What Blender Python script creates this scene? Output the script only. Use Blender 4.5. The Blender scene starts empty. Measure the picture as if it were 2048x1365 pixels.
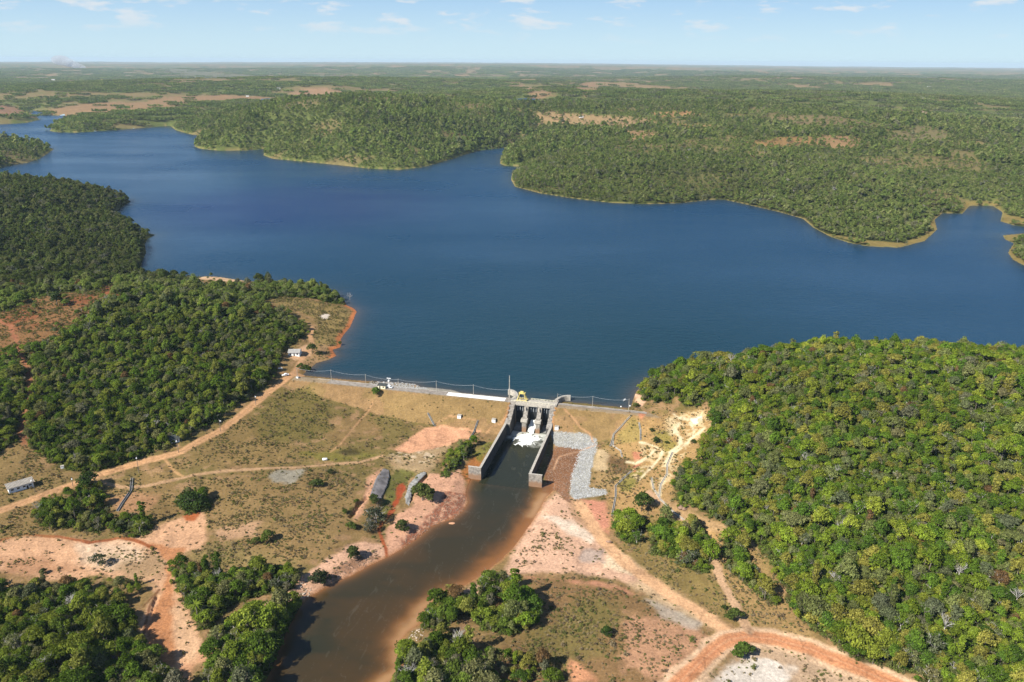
import bpy, math, random, time
import numpy as np
from mathutils import Vector, Matrix

T0 = time.time()
sc = bpy.context.scene
COL = sc.collection
rng = np.random.default_rng(7)
random.seed(7)

# ------------------------------------------------------------------ camera
CAM_H = 220.0
FPX = 1593.0
PITCH = math.radians(19.37)
ROLL = math.radians(0.36)
fw = np.array([0, math.cos(PITCH), -math.sin(PITCH)])
_r0 = np.array([1.0, 0, 0]); _u0 = np.array([0, math.sin(PITCH), math.cos(PITCH)])
rt = _r0 * math.cos(ROLL) + _u0 * math.sin(ROLL)
up = -_r0 * math.sin(ROLL) + _u0 * math.cos(ROLL)
cd = bpy.data.cameras.new('camera'); cam = bpy.data.objects.new('camera', cd); COL.objects.link(cam)
cd.sensor_width = 36.0; cd.lens = FPX / 2048 * 36.0
cd.clip_start = 1.0; cd.clip_end = 200000.0
m = Matrix.Identity(4)
for i in range(3):
    m[i][0] = rt[i]; m[i][1] = up[i]; m[i][2] = -fw[i]
m[0][3] = 0; m[1][3] = 0; m[2][3] = CAM_H
cam.matrix_world = m
sc.camera = cam

# ------------------------------------------------------------------ light
SUN_EL = math.radians(40.0)
SUN_AZ = math.atan2(-0.80, -0.60)          # direction towards the sun, (x, y) = (sin, cos)
sdir = Vector((math.sin(SUN_AZ) * math.cos(SUN_EL), math.cos(SUN_AZ) * math.cos(SUN_EL), math.sin(SUN_EL)))
sl = bpy.data.lights.new('sun', 'SUN'); sun = bpy.data.objects.new('sun', sl); COL.objects.link(sun)
sl.energy = 5.0; sl.angle = math.radians(0.5); sl.color = (1.0, 0.95, 0.87)
sun.rotation_mode = 'QUATERNION'; sun.rotation_quaternion = (-sdir).to_track_quat('-Z', 'Y')
sun.location = (-400, -300, 600)

W = bpy.data.worlds.new('World'); sc.world = W; W.use_nodes = True
nt = W.node_tree; nt.nodes.clear()
def N(t, typ, **kw):
    n = t.nodes.new(typ)
    for k, v in kw.items():
        setattr(n, k, v)
    return n
def L(t, a, b): t.links.new(a, b)
def math_node(t, op, a, b=None, clamp=False):
    n = N(t, 'ShaderNodeMath', operation=op, use_clamp=clamp)
    for i, x in enumerate((a, b)):
        if x is None: continue
        if isinstance(x, (int, float)): n.inputs[i].default_value = x
        else: L(t, x, n.inputs[i])
    return n.outputs[0]
sky = N(nt, 'ShaderNodeTexSky', sky_type='NISHITA', sun_disc=False)
sky.sun_elevation = SUN_EL; sky.sun_rotation = SUN_AZ
sky.altitude = 200; sky.air_density = 1.0; sky.dust_density = 0.2; sky.ozone_density = 3.0
tc = N(nt, 'ShaderNodeTexCoord')
mp = N(nt, 'ShaderNodeMapping'); mp.inputs['Scale'].default_value = (13, 13, 52); mp.inputs['Location'].default_value = (3.1, 1.7, 0.4)
L(nt, tc.outputs['Generated'], mp.inputs['Vector'])
cn = N(nt, 'ShaderNodeTexNoise'); cn.inputs['Scale'].default_value = 1.6; cn.inputs['Detail'].default_value = 7; cn.inputs['Roughness'].default_value = 0.55
L(nt, mp.outputs[0], cn.inputs['Vector'])
cr = N(nt, 'ShaderNodeMapRange', interpolation_type='SMOOTHSTEP')
cr.inputs['From Min'].default_value = 0.525; cr.inputs['From Max'].default_value = 0.68; cr.inputs['To Max'].default_value = 0.75
L(nt, cn.outputs['Fac'], cr.inputs['Value'])
sp = N(nt, 'ShaderNodeSeparateXYZ'); L(nt, tc.outputs['Generated'], sp.inputs[0])
cel = N(nt, 'ShaderNodeMapRange'); cel.inputs['From Min'].default_value = 0.018; cel.inputs['From Max'].default_value = 0.045
L(nt, sp.outputs['Z'], cel.inputs['Value'])
cfac = math_node(nt, 'MULTIPLY', cr.outputs[0], cel.outputs[0])
tint = N(nt, 'ShaderNodeMix', data_type='RGBA', blend_type='MULTIPLY'); tint.inputs[0].default_value = 1.0
tint.inputs[7].default_value = (0.62, 0.90, 1.20, 1)
L(nt, sky.outputs[0], tint.inputs[6])
hv = N(nt, 'ShaderNodeMapRange', interpolation_type='SMOOTHSTEP'); hv.inputs['From Max'].default_value = 0.11; L(nt, sp.outputs['Z'], hv.inputs['Value'])
hcol = N(nt, 'ShaderNodeMix', data_type='RGBA'); hcol.inputs[6].default_value = (6.0, 7.9, 8.9, 1); hcol.inputs[7].default_value = (3.3, 5.5, 8.4, 1); L(nt, hv.outputs[0], hcol.inputs[0])
hf = N(nt, 'ShaderNodeMapRange', interpolation_type='SMOOTHSTEP'); hf.inputs['From Min'].default_value = 0.07; hf.inputs['From Max'].default_value = 0.17; hf.inputs['To Min'].default_value = 0.9; hf.inputs['To Max'].default_value = 0.0; L(nt, sp.outputs['Z'], hf.inputs['Value'])
air = N(nt, 'ShaderNodeMix', data_type='RGBA'); L(nt, hf.outputs[0], air.inputs[0]); L(nt, tint.outputs[2], air.inputs[6]); L(nt, hcol.outputs[2], air.inputs[7])
cm = N(nt, 'ShaderNodeMix', data_type='RGBA'); cm.inputs[7].default_value = (7.6, 7.9, 8.2, 1)
L(nt, cfac, cm.inputs[0]); L(nt, air.outputs[2], cm.inputs[6])
bg = N(nt, 'ShaderNodeBackground'); bg.inputs['Strength'].default_value = 0.06
L(nt, cm.outputs[2], bg.inputs['Color'])
wo = N(nt, 'ShaderNodeOutputWorld'); L(nt, bg.outputs[0], wo.inputs['Surface'])

sc.view_settings.view_transform = 'Standard'; sc.view_settings.look = 'None'
sc.view_settings.exposure = 0.8; sc.view_settings.gamma = 1.0
sc.render.engine = 'CYCLES'
cy = sc.cycles
cy.max_bounces = 5; cy.diffuse_bounces = 2; cy.glossy_bounces = 2; cy.transmission_bounces = 2; cy.volume_bounces = 0
cy.transparent_max_bounces = 6; cy.use_denoising = True
try: cy.denoising_prefilter = 'ACCURATE'
except Exception: pass

# ------------------------------------------------------------------ tools
def srgb(c, k=1.0):
    c = np.asarray(c, float) / 255.0
    return np.where(c <= 0.04045, c / 12.92, ((c + 0.055) / 1.055) ** 2.4) * k
_T = np.random.default_rng(3).random((256, 256)).astype(np.float32)
def vnoise(x, y, s=0):
    x = x + s * 17.31; y = y + s * 9.77
    xi = np.floor(x).astype(np.int64); yi = np.floor(y).astype(np.int64)
    fx = (x - xi); fy = (y - yi)
    fx = fx * fx * (3 - 2 * fx); fy = fy * fy * (3 - 2 * fy)
    a = _T[xi & 255, yi & 255]; b = _T[(xi + 1) & 255, yi & 255]
    c = _T[xi & 255, (yi + 1) & 255]; d = _T[(xi + 1) & 255, (yi + 1) & 255]
    return (a + (b - a) * fx) * (1 - fy) + (c + (d - c) * fx) * fy
def fbm(x, y, sc_, oct=4, s=0):
    o = 0; a = 0.5; t = 0; f = 1.0 / sc_
    for i in range(oct):
        o = o + a * vnoise(x * f + i * 5.3, y * f + i * 3.1, s + i); t += a; a *= 0.5; f *= 2.03
    return o / t
def sstep(a, b, x):
    t = np.clip((x - a) / (b - a), 0, 1); return t * t * (3 - 2 * t)
def sdf_poly(P, X, Y):
    """signed distance, negative inside"""
    P = np.asarray(P, float)[:, :2]; n = len(P)
    d2 = np.full(X.shape, 1e18); ins = np.zeros(X.shape, bool)
    for i in range(n):
        ax, ay = P[i]; bx, by = P[(i + 1) % n]
        ex, ey = bx - ax, by - ay
        wx = X - ax; wy = Y - ay
        t = np.clip((wx * ex + wy * ey) / (ex * ex + ey * ey + 1e-12), 0, 1)
        dx = wx - ex * t; dy = wy - ey * t
        np.minimum(d2, dx * dx + dy * dy, out=d2)
        if ay != by:
            c = ((ay > Y) != (by > Y)) & (X < ax + ex * (Y - ay) / ey)
            ins ^= c
    d = np.sqrt(d2)
    return np.where(ins, -d, d)
def dist_line(P, X, Y):
    P = np.asarray(P, float)[:, :2]; d2 = np.full(X.shape, 1e18)
    for i in range(len(P) - 1):
        ax, ay = P[i]; bx, by = P[i + 1]; ex, ey = bx - ax, by - ay
        wx = X - ax; wy = Y - ay
        t = np.clip((wx * ex + wy * ey) / (ex * ex + ey * ey + 1e-12), 0, 1)
        np.minimum(d2, (wx - ex * t) ** 2 + (wy - ey * t) ** 2, out=d2)
    return np.sqrt(d2)
def ray(px, py):
    return fw * FPX + (px - 1024) * rt - (py - 682.5) * up
def onz(px, py, z=0.0):
    """the spot of the land seen at photo position (px, py), at height z"""
    d = ray(px, py); t = (z - CAM_H) / d[2]
    return (d[0] * t, d[1] * t, z)

# frame of the dam: u along the crest, v downstream
_A = np.array(onz(594, 752, 3)); _B = np.array(onz(1258, 820, 3))
EU = (_B - _A)[:2]; EU /= np.linalg.norm(EU); EV = np.array([EU[1], -EU[0]])
ORI = (np.array(onz(1023, 801, 4)) + np.array(onz(1113, 807, 4)))[:2] / 2
def uv(x, y): return (x - ORI[0]) * EU[0] + (y - ORI[1]) * EU[1], (x - ORI[0]) * EV[0] + (y - ORI[1]) * EV[1]
def from_uv(u, v): return (ORI[0] + u * EU[0] + v * EV[0], ORI[1] + u * EU[1] + v * EV[1])
DAM_ROT = math.atan2(EU[1], EU[0])
RIV = -14.0

# ------------------------------------------------------------------ shorelines
LAKE = [(606,751),(612,744),(620,738),(634,726),(657,720),(673,712),(665,700),(681,695),(684,687),(682,679),(690,667),(700,656),(708,638),(714,624),(708,617),(694,611),(690,603),
 (660,582),(600,570),(560,566),(505,563),(470,559),(440,554),(410,553),(388,558),(370,557),(330,561),(290,557),(275,545),(282,535),(286,520),(293,505),(290,490),(296,478),(312,470),(290,466),(268,458),(245,440),(205,437),(230,425),(250,410),(263,403),(250,398),(180,380),(100,371),(0,363),(-200,358),(-420,350),
 (-600,262),(-400,224),(0,222),(60,221),(84,223),(85,230),(120,232),(157,233),(130,243),(105,254),(99,262),(110,265),(150,266),(250,259),(340,252),(352,261),(385,270),(412,271),(395,283),(388,293),(400,298),(440,302),(500,301),(530,298),(527,311),(545,318),(600,323),(680,331),(740,338),(800,340),(850,334),(900,319),(940,306),(960,301),(990,298),(1030,292),(1042,290),(1020,301),(1002,312),(1000,328),(1010,332),(1045,334),(1024,346),(1022,360),(1030,374),
 (1080,387),(1150,398),(1220,406),(1290,409),(1360,407),(1420,400),(1450,400),(1500,411),(1560,425),(1605,438),(1625,455),(1660,474),(1700,487),(1740,494),(1800,496),(1850,483),(1875,460),(1870,440),(1885,427),(1925,428),(1940,412),(1985,412),(2005,425),(2000,443),(2030,452),(2060,455),(2200,460),(2200,468),(2048,467),(2004,471),(2010,480),(2027,487),(2015,505),(2025,520),(2048,532),(2200,580),(2400,640),(2500,700),
 (2250,737),(2048,724),(1850,718),(1650,716),(1500,724),(1400,737),(1330,752),(1290,767),(1272,784),(1266,800),(1262,813),
 (1255,816),(1180,808),(1125,803),(1020,797),(950,790),(880,781),(857,779),(842,774),(831,768.5),(797,765.5),(740,762.5),(690,759),(640,754)]
ISLES = [[(-250,352),(0,336),(30,329),(54,326),(81,317),(108,299),(90,292),(60,289),(0,291),(-250,288)],
         [(-250,255),(0,249),(50,247),(80,240),(60,226),(40,215),(0,209),(-250,205)]]
PONDS = [(892, 203, 42, 150), (545, 199, 55, 160), (1055, 200, 48, 130)]
RIVER = [(943,958),(938,966),(932,985),(937,1005),(926,1022),(905,1038),(880,1046),(860,1056),(835,1077),(800,1101),(778,1113),(740,1131),(705,1151),(670,1165),(650,1176),(620,1194),(600,1215),(580,1250),(560,1295),(545,1335),(525,1375),(490,1450),
 (760,1450),(776,1365),(797,1352),(806,1335),(806,1312),(803,1298),(800,1285),(815,1264),(836,1250),(846,1235),(850,1217),(868,1205),(888,1195),(915,1180),(960,1152),(1000,1122),(1030,1092),(1060,1050),(1080,1018),(1092,995),(1108,980),(1108,968),(1086,972)]
RIGHT_BANK = RIVER[22:-1]
lakeW = np.array([onz(*p)[:2] for p in LAKE])
isleW = [np.array([onz(*p)[:2] for p in q]) for q in ISLES]
rivW = np.array([onz(p[0], p[1], RIV)[:2] for p in RIVER])
chanW = np.array([from_uv(*p) for p in ((-14.8, -2), (14.8, -2), (14.8, 84), (-14.8, 84))])
intakeW = np.array([from_uv(*p) for p in ((-13.5, -30), (13.5, -30), (13.5, -2.5), (-13.5, -2.5))])

# ------------------------------------------------------------------ ground heights (photo position, height)
CTRL = [(0,1020,-6),(150,965,-6),(300,915,-5),(400,873,-4),(480,820,-2),(540,770,1),(585,750,3),(40,975,-5.5),(120,930,-4),
 (0,1100,-11),(200,1090,-12),(380,1060,-12),(330,1250,-12.5),(200,1010,-9),(300,950,-8),(330,1340,-13),(0,1250,-10),(100,1340,-10),(-150,1150,-10),(-200,1030,-5),
 (500,960,-8.5),(600,930,-9),(650,920,-9.5),(700,905,-10),(800,885,-10.5),(900,885,-10.5),(980,880,-10.5),(560,1060,-9.5),(450,1080,-10),(640,1080,-9.5),(700,1000,-9.5),(600,1165,-11.5),(500,1235,-12),(420,1330,-12),(560,860,-6),(640,840,-6),
 (860,1010,-12.3),(760,1090,-12.3),(640,1175,-12.5),(930,940,-11.5),(1110,1000,-12.5),(1075,1060,-12.5),(1000,1140,-12.5),(900,1205,-12.5),(830,1290,-12.5),
 (1150,1050,-11),(1250,1130,-10),(1100,1130,-11.5),(1100,1250,-11),(1250,1250,-10),(1400,1280,-8),(1350,1365,-8),(1500,1280,-7.5),(1600,1300,-7.5),(1750,1350,-7),(1550,1345,-8.5),(950,1300,-12),(1100,1360,-11),
 (1350,1050,-6),(1450,1150,-6),(1480,1220,-7),(1280,960,-5.5),(1195,880,-9),(1240,960,-9.5),(1220,1010,-10.5),(1300,900,-3),(1350,870,1.5),(1400,830,7),(1390,900,3),(1330,975,-3),(1400,1060,-3.5),(1120,950,-12),(1160,900,-9.5),(1240,890,-7),
 (1262,824,3),(1290,803,5),(1310,780,8),(1330,760,12),
 (1400,1000,1),(1500,1090,0),(1560,1130,-1),(1650,1230,-4),(1750,1315,-5),(1500,950,12),(1600,1050,9),(1800,1200,4),(2048,1300,2),(2048,1150,13),(1700,900,26),(1900,1000,23),(1550,800,29),(1700,760,36),(1900,800,37),(2048,850,34),
 (1650,697,34),(1850,703,35),(2048,713,32),(1480,735,24),(1400,785,15),(2300,800,32),(2300,1100,14),(2300,1350,0),(2250,745,5),(1850,722,3),(1650,720,3),(1500,728,2),
 (250,800,6),(400,770,7),(500,725,7),(540,695,6),(590,703,5.5),(640,650,5),(680,640,2.5),(660,595,3),(550,612,9),(450,640,15),(350,680,17),(300,600,29),(250,580,32),(380,590,22),(480,590,9),(150,625,28),(50,615,26),(0,660,24),(0,800,8),(100,750,13),(150,690,21),(0,900,0),(60,860,3),(-200,700,20),(-200,850,6),
 (600,582,3),(450,570,5),(330,575,12),(100,545,20),(100,500,14),(150,450,17),(50,420,28),(50,385,38),(0,370,40),(200,420,14),(230,480,7),(-250,420,35),(-250,520,22)]
cw = np.array([onz(*c) for c in CTRL])
S_TPS = 300.0
def _phi(r2): return 0.5 * r2 * np.log(r2 + 1e-9)
n_ = len(cw); q = cw[:, :2] / S_TPS
K = _phi(((q[:, None] - q[None]) ** 2).sum(2)) + np.eye(n_) * 0.004
Pm = np.c_[np.ones(n_), q]
Amat = np.zeros((n_ + 3, n_ + 3)); Amat[:n_, :n_] = K; Amat[:n_, n_:] = Pm; Amat[n_:, :n_] = Pm.T
sol = np.linalg.solve(Amat, np.r_[cw[:, 2], 0, 0, 0])
def tps(x, y):
    out = np.empty(x.shape)
    for i in range(0, len(x), 60000):
        xx = (x[i:i + 60000] / S_TPS); yy = (y[i:i + 60000] / S_TPS)
        d2 = (xx[:, None] - q[None, :, 0]) ** 2 + (yy[:, None] - q[None, :, 1]) ** 2
        out[i:i + 60000] = _phi(d2) @ sol[:n_] + sol[n_] + sol[n_ + 1] * xx + sol[n_ + 2] * yy
    return out

# polar grid round the view point: fine where the land is near, coarse far away
NC, NR = 1440, 1060
TH = np.radians(np.linspace(-50, 50, NC))
PHI = np.radians(np.r_[np.linspace(52, 0.62, NR - 60), np.geomspace(0.61, 0.27, 60)])
RAD = CAM_H / np.tan(PHI)
GX = (RAD[:, None] * np.sin(TH)[None]).ravel(); GY = (RAD[:, None] * np.cos(TH)[None]).ravel()
GR = np.repeat(RAD, NC)
lake_d = np.full(GX.shape, 4000.0)
near = GR < 7000
x, y = GX[near], GY[near]
d = sdf_poly(lakeW, x, y)
for q_ in isleW: d = np.maximum(d, -sdf_poly(q_, x, y))
lake_d[near] = np.minimum(d, sdf_poly(intakeW, x, y))
nr = GR < 650
riv_d = np.full(GX.shape, 500.0)
bank_d = np.full(GX.shape, 500.0); bank_d[nr] = sdf_poly(rivW, GX[nr], GY[nr]); riv_d[nr] = np.minimum(bank_d[nr], sdf_poly(chanW, GX[nr], GY[nr]))
U, V = uv(GX, GY)
# rolling country
az = np.degrees(np.arctan2(GX, GY))
roll = 16 + 46 * (fbm(GX, GY, 2300, 3, 1) - 0.3) + 34 * (fbm(GX, GY, 520, 3, 5) - 0.4)
roll += sstep(9000, 22000, GR) * (20 + 75 * np.exp(-((az + 3) / 15) ** 2) + 30 * (fbm(GX, GY, 6000, 2, 9) - 0.5))
for (px, py, h, rad, ex) in [(640,240,62,260,1.3),(850,258,52,230,1.3),(740,212,88,330,1.5),(560,222,60,260,1.4),(470,255,36,170,1.5),(930,235,50,240,1.4),(1250,305,32,200,1.5),(1500,300,38,260,1.6),(1700,330,30,230,1.5),(1150,285,34,130,1.2),(1300,235,52,300,1.5),(1480,232,62,330,1.6),(1700,255,58,330,1.6),(1930,255,60,360,1.5),(640,182,60,260,2),(1150,178,85,420,1.6),(1000,205,50,300,2),(1450,190,90,600,2),(1800,195,80,600,2),(200,175,70,900,2),(420,165,80,800,2),(900,160,90,900,2.5),(1650,150,110,1400,2)]:
    cx, cyy, _ = onz(px, py, h)
    roll += (h - 14) * 0.62 * np.exp(-(((GX - cx) / (rad * ex)) ** 2 + ((GY - cyy) / rad) ** 2))
land = np.clip(lake_d, 0, None)
zf = np.maximum(roll, 4) * (1 - np.exp(-land / 130.0)) + 0.02 * np.minimum(land, 30)
z = zf.copy()
tn = GR < 1700
b = tps(GX[tn], GY[tn])
ups = V[tn] < -2
b = np.where(ups, np.maximum(b, 0.6), b)
dl = land[tn]
b = np.where(ups | (b > 0), b * (1 - np.exp(-dl / 9.0)), b)
k = sstep(1150, 1600, GR[tn])
z[tn] = b * (1 - k) + zf[tn] * k
z += 0.7 * (fbm(GX, GY, 9, 3, 2) - 0.5) * sstep(2, 12, land) * (GR < 900)
z = np.where(lake_d < 0, -0.25 - np.minimum(-lake_d * 0.3, 6), z)
# embankment
rip = sstep(-95, -75, U) * (1 - sstep(-62, -50, U)) * 7
zd = np.minimum(3.2 - np.clip(V - 3.6, 0, None) / 1.75, 3.2 - np.clip(-V - 3.6 - rip * 0.6, 0, None) / 2.0)
dam_on = (U > -178) & (U < 86)
zd = zd + 0.35 * (fbm(GX, GY, 7, 3, 8) - 0.5) * sstep(4, 8, V)
is_dam = dam_on & (zd > z) & (np.abs(V) < 60)
z = np.where(is_dam, zd, z)
# river
bank = z - RIV
inriv = RIV - 0.15 - np.minimum(np.clip(-riv_d, 0, None) * 0.3, 2.5)
z = np.where(riv_d < 0, inriv, np.where(bank_d < 9, np.minimum(z, RIV + 0.15 + np.clip(bank, 0.3, None) * sstep(-1.5, 9, bank_d)), z))
# ground behind the training walls
beh = (V > 12) & (V < 80) & (np.abs(U) > 14.6) & (np.abs(U) < 40)
zl = np.where(U < 0, -7.6 - sstep(30, 70, V) * 6.4, np.minimum(-8.2 - sstep(20, 44, V) * 5, 3))
kb = beh * (1 - sstep(17, 34, np.abs(U))) * sstep(12, 22, V)
z = np.where(riv_d > 0, z * (1 - kb) + np.minimum(z, zl) * kb, z)
z = np.where((np.abs(U) < 14.8) & (V > -9) & (V < 82), -16.5, z)
# the dry lined channel left of the river
TRENCH = [(775,948),(800,940),(832,946),(822,962),(802,1002),(787,1032),(768,1052),(752,1062),(748,1030),(757,1000),(770,970)]
trW = np.array([onz(p[0], p[1], -11.5)[:2] for p in TRENCH])
mm = GR < 560
dd = sdf_poly(trW, GX[mm], GY[mm]); z[mm] -= 2.2 * (1 - sstep(-3.5, 4.5, dd))
for gl, dep_, wd_ in (([(854,948),(846,958),(839,965),(832,972),(825,982),(823,992),(818,1003)], 1.7, 0.9), ([(736,998),(724,1005),(716,1015),(709,1025),(703,1036)], 1.8, 1.1), ([(366,1225),(318,1185)], 0.0, 1), ([(314,1190),(305,1215),(296,1245),(293,1275),(298,1300)], 1.0, 0.7)):
    lw = np.array([onz(p[0], p[1], -11)[:2] for p in gl])
    dd = dist_line(lw, GX[mm], GY[mm]) + (fbm(GX[mm], GY[mm], 2.5, 2, 61) - 0.5) * 1.6
    z[mm] -= dep_ * (1 - sstep(wd_ * 0.5, wd_ * 1.6, dd))
GZ = z
def gsample(A, x, y):
    """bilinear sample of a ground field"""
    x = np.atleast_1d(np.asarray(x, float)); y = np.atleast_1d(np.asarray(y, float))
    r = np.hypot(x, y); th = np.arctan2(x, y)
    ph = np.arctan2(CAM_H, r)
    ri = np.interp(-ph, -PHI, np.arange(NR)); ci = np.clip((th - TH[0]) / (TH[1] - TH[0]), 0, NC - 1.001)
    ri = np.clip(ri, 0, NR - 1.001)
    i = ri.astype(int); j = ci.astype(int); a = ri - i; bb = ci - j
    B = A.reshape(NR, NC)
    return (B[i, j] * (1 - bb) + B[i, j + 1] * bb) * (1 - a) + (B[i + 1, j] * (1 - bb) + B[i + 1, j + 1] * bb) * a
def hit(px, py, zz=None):
    """where the line of sight of a photo position meets the ground"""
    d = ray(px, py); d = d / np.linalg.norm(d)
    if zz is not None: return onz(px, py, zz)
    if d[2] >= -0.004: d = np.array([d[0], d[1], -0.004])
    far = min(15000.0, (CAM_H + 14) / -d[2]); near_ = 130.0 / max(-d[2], 0.01)
    t = np.geomspace(max(near_, 150), max(far, 160), 900)
    X, Y, Zr = d[0] * t, d[1] * t, CAM_H + d[2] * t
    g = gsample(GZ, X, Y)
    below = np.nonzero(Zr <= g)[0]
    if len(below) == 0 or below[0] == 0: return onz(px, py, 0)
    i = below[0]; f0 = Zr[i - 1] - g[i - 1]; f1 = Zr[i] - g[i]
    tt = t[i - 1] + (t[i] - t[i - 1]) * f0 / (f0 - f1 + 1e-9)
    X, Y = d[0] * tt, d[1] * tt
    return (X, Y, float(gsample(GZ, X, Y)[0]))
pondW = []
for px, py, rx, ry in PONDS:
    X_, Y_, Z_ = hit(px, py); e_ = np.sqrt(((GX - X_) / rx) ** 2 + ((GY - Y_) / ry) ** 2)
    mk = 1 - sstep(1.05, 2.2, e_); GZ[:] = np.where(e_ < 2.3, GZ * (1 - mk) + (Z_ - 1.0) * mk, GZ)
    pondW.append((np.array([(X_ + rx * math.cos(a) * (1 + .2 * math.sin(3 * a)), Y_ + ry * math.sin(a)) for a in np.linspace(0, 2 * math.pi, 28)[:-1]]), Z_))
def trace(pts):
    return np.array([hit(*p)[:2] for p in pts])
print('ground', round(time.time() - T0, 1))

# ------------------------------------------------------------------ ground cover: soil colour, tree and scrub cover
KA = 0.66
C = np.empty((len(GX), 3)); 
n1 = fbm(GX, GY, 22, 4, 11); n2 = fbm(GX, GY, 5, 3, 13); n3 = fbm(GX, GY, 90, 3, 15); n4 = fbm(GX, GY, 2.2, 2, 23)
def mixc(base, col, f): return base + (srgb(col, KA) - base) * f[:, None]
C[:] = srgb((150, 122, 80), KA)
C = mixc(C, (130, 113, 68), sstep(0.42, 0.62, n1)); C = mixc(C, (178, 140, 104), sstep(0.55, 0.72, n2) * 0.7)
tden = np.zeros(len(GX)); sden = np.full(len(GX), 0.20) * sstep(0.3, 0.6, n1)
lab = np.zeros(len(GX), np.int8)
far_ = sstep(850, 1000, GR)
fg = np.empty_like(C); fg[:] = srgb((108, 116, 62), KA)
nf = fbm(GX, GY, 340, 4, 31)
fg = mixc(fg, (88, 102, 52), sstep(0.45, 0.6, nf)); nfo = fbm(GX, GY, 430, 5, 37); nfs = fbm(GX, GY, 120, 4, 39); fg = mixc(fg, (146, 126, 88), np.maximum(sstep(0.52, 0.64, nfo) * sstep(3600, 4600, GR), 0.8 * sstep(0.55, 0.68, nfs)) * 0.9)
C = C * (1 - far_[:, None]) + fg * far_[:, None]
fields = sstep(4300, 5200, GR) * sstep(0.61, 0.66, fbm(GX, GY / 1.6, 420, 4, 41))
C = mixc(C, (160, 132, 92), fields * 0.9)
tden = np.maximum(tden, far_ * (1 - fields * 0.95) * np.clip(1.0 - 0.85 * sstep(0.52, 0.64, nfo) * sstep(3600, 4600, GR) - 0.55 * sstep(0.55, 0.68, nfs) * sstep(1200, 1700, GR), 0.1, 1) * (0.62 + 0.38 * sstep(0.4, 0.6, nf)))
def paint(pts, col=None, soft=1.5, amp=2.0, op=1.0, patch=None, sd=None, td=None, lb=None, line=None):
    global C
    W_ = trace(pts)
    mg = soft + amp + (line or 0) + 2
    bx0, by0 = W_.min(0) - mg; bx1, by1 = W_.max(0) + mg
    s = np.nonzero((GX > bx0) & (GX < bx1) & (GY > by0) & (GY < by1))[0]
    if len(s) == 0: return
    X, Y = GX[s], GY[s]
    d = sdf_poly(W_, X, Y) if line is None else dist_line(W_, X, Y) - line / 2
    d = d + (n2[s] - 0.5) * 2 * amp
    f = 1 - sstep(-soft, soft, d)
    fc = f * op
    if patch is not None: fc = fc * sstep(patch[0], patch[1], (n1[s] if len(patch) < 3 else n4[s]))
    if col is not None: C[s] = C[s] + (srgb(col, KA) - C[s]) * fc[:, None]
    if sd is not None: sden[s] = sden[s] * (1 - f) + sd * f
    if td is not None: tden[s] = tden[s] * (1 - f) + td * f
    if lb is not None: lab[s[f > 0.5]] = lb
R_EM = (162, 129, 90)
# grass slopes of the dam
sel = is_dam & (V > 3.2)
C[sel] = srgb(R_EM, KA); C[sel] = C[sel] * (0.86 + 0.3 * n2[sel][:, None])
gk = sel & (n1 > 0.55); C[gk] = C[gk] * 0.75 + srgb((140, 125, 68), KA) * 0.25
sden[sel] = 0.05
lab[sel & (U < 0)] = 2; lab[sel & (U >= 0)] = 3
sel = is_dam & (V <= -3.0); C[sel] = srgb((168, 160, 148), KA); sden[sel] = 0; lab[sel & (U < 0)] = 2; lab[sel & (U >= 0)] = 3
sel = is_dam & (np.abs(V) < 3.4); C[sel] = srgb((172, 150, 122), KA); sden[sel] = 0; lab[sel] = 4
sden[(np.abs(U) < 15) & (V > -9) & (V < 82)] = 0
paint([(560,790),(620,770),(640,800),(665,832),(660,862),(630,882),(560,892),(505,872),(500,835)], (124,110,62), 4, 4, 0.9, sd=0.9, lb=0)
paint([(420,870),(500,815),(520,880),(620,890),(700,905),(640,920),(540,930),(400,935),(340,930)], (148,122,78), 5, 5, 0.8, sd=0.5)
paint([(600,905),(700,900),(760,912),(640,925)], (125,118,55), 3, 3, 0.8, sd=0.1)
paint([(670,905),(710,898),(722,910),(690,914)], (88,78,50), 2, 2, 0.9, sd=0.05)
paint([(400,960),(520,945),(640,940),(720,960),(700,1010),(690,1060),(650,1100),(600,1140),(520,1120),(450,1090),(410,1060)], (152,124,82), 6, 5, 0.85, sd=0.85)
paint([(430,1060),(520,1045),(510,1070),(440,1085)], (210,165,130), 3, 3, 0.8, sd=0.15)
paint([(360,1100),(470,1085),(600,1130),(600,1160),(520,1140),(400,1140)], (150,130,84), 4, 4, 0.7, sd=0.8)
# sandy flats, lower left
SAND = [(0,1080),(50,1068),(130,1075),(200,1085),(260,1078),(300,1055),(330,1045),(365,1035),(402,1018),(412,1050),(415,1080),(400,1100),(372,1106),(356,1130),(350,1170),(370,1200),(388,1240),(407,1290),(412,1325),(380,1336),(340,1342),(312,1312),(283,1290),(280,1240),(300,1200),(316,1185),(300,1165),(240,1155),(180,1150),(130,1165),(0,1145),(-120,1130),(-120,1095)]
paint(SAND, (222,172,134), 2, 3, 1, sd=0.06)
paint([(0,1115),(110,1120),(150,1140),(60,1155),(0,1150)], (178,130,96), 4, 5, 0.7, sd=0.25)
paint([(150,1090),(230,1085),(285,1095),(280,1120),(220,1140),(160,1120)], (240,206,174), 4, 4, 0.8)
paint([(190,1110),(300,1100),(330,1120),(320,1160),(250,1150)], (150,130,95), 4, 5, 0.6, patch=(0.45,0.55), sd=0.4)
paint([(300,1086),(340,1096),(372,1096),(356,1130),(342,1160),(346,1185),(351,1210),(346,1260),(350,1300),(356,1335),(335,1338),(298,1300),(293,1260),(310,1215),(325,1185),(330,1160),(335,1125)], (204,140,96), 1.5, 1.5, 0.95, sd=0)
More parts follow.
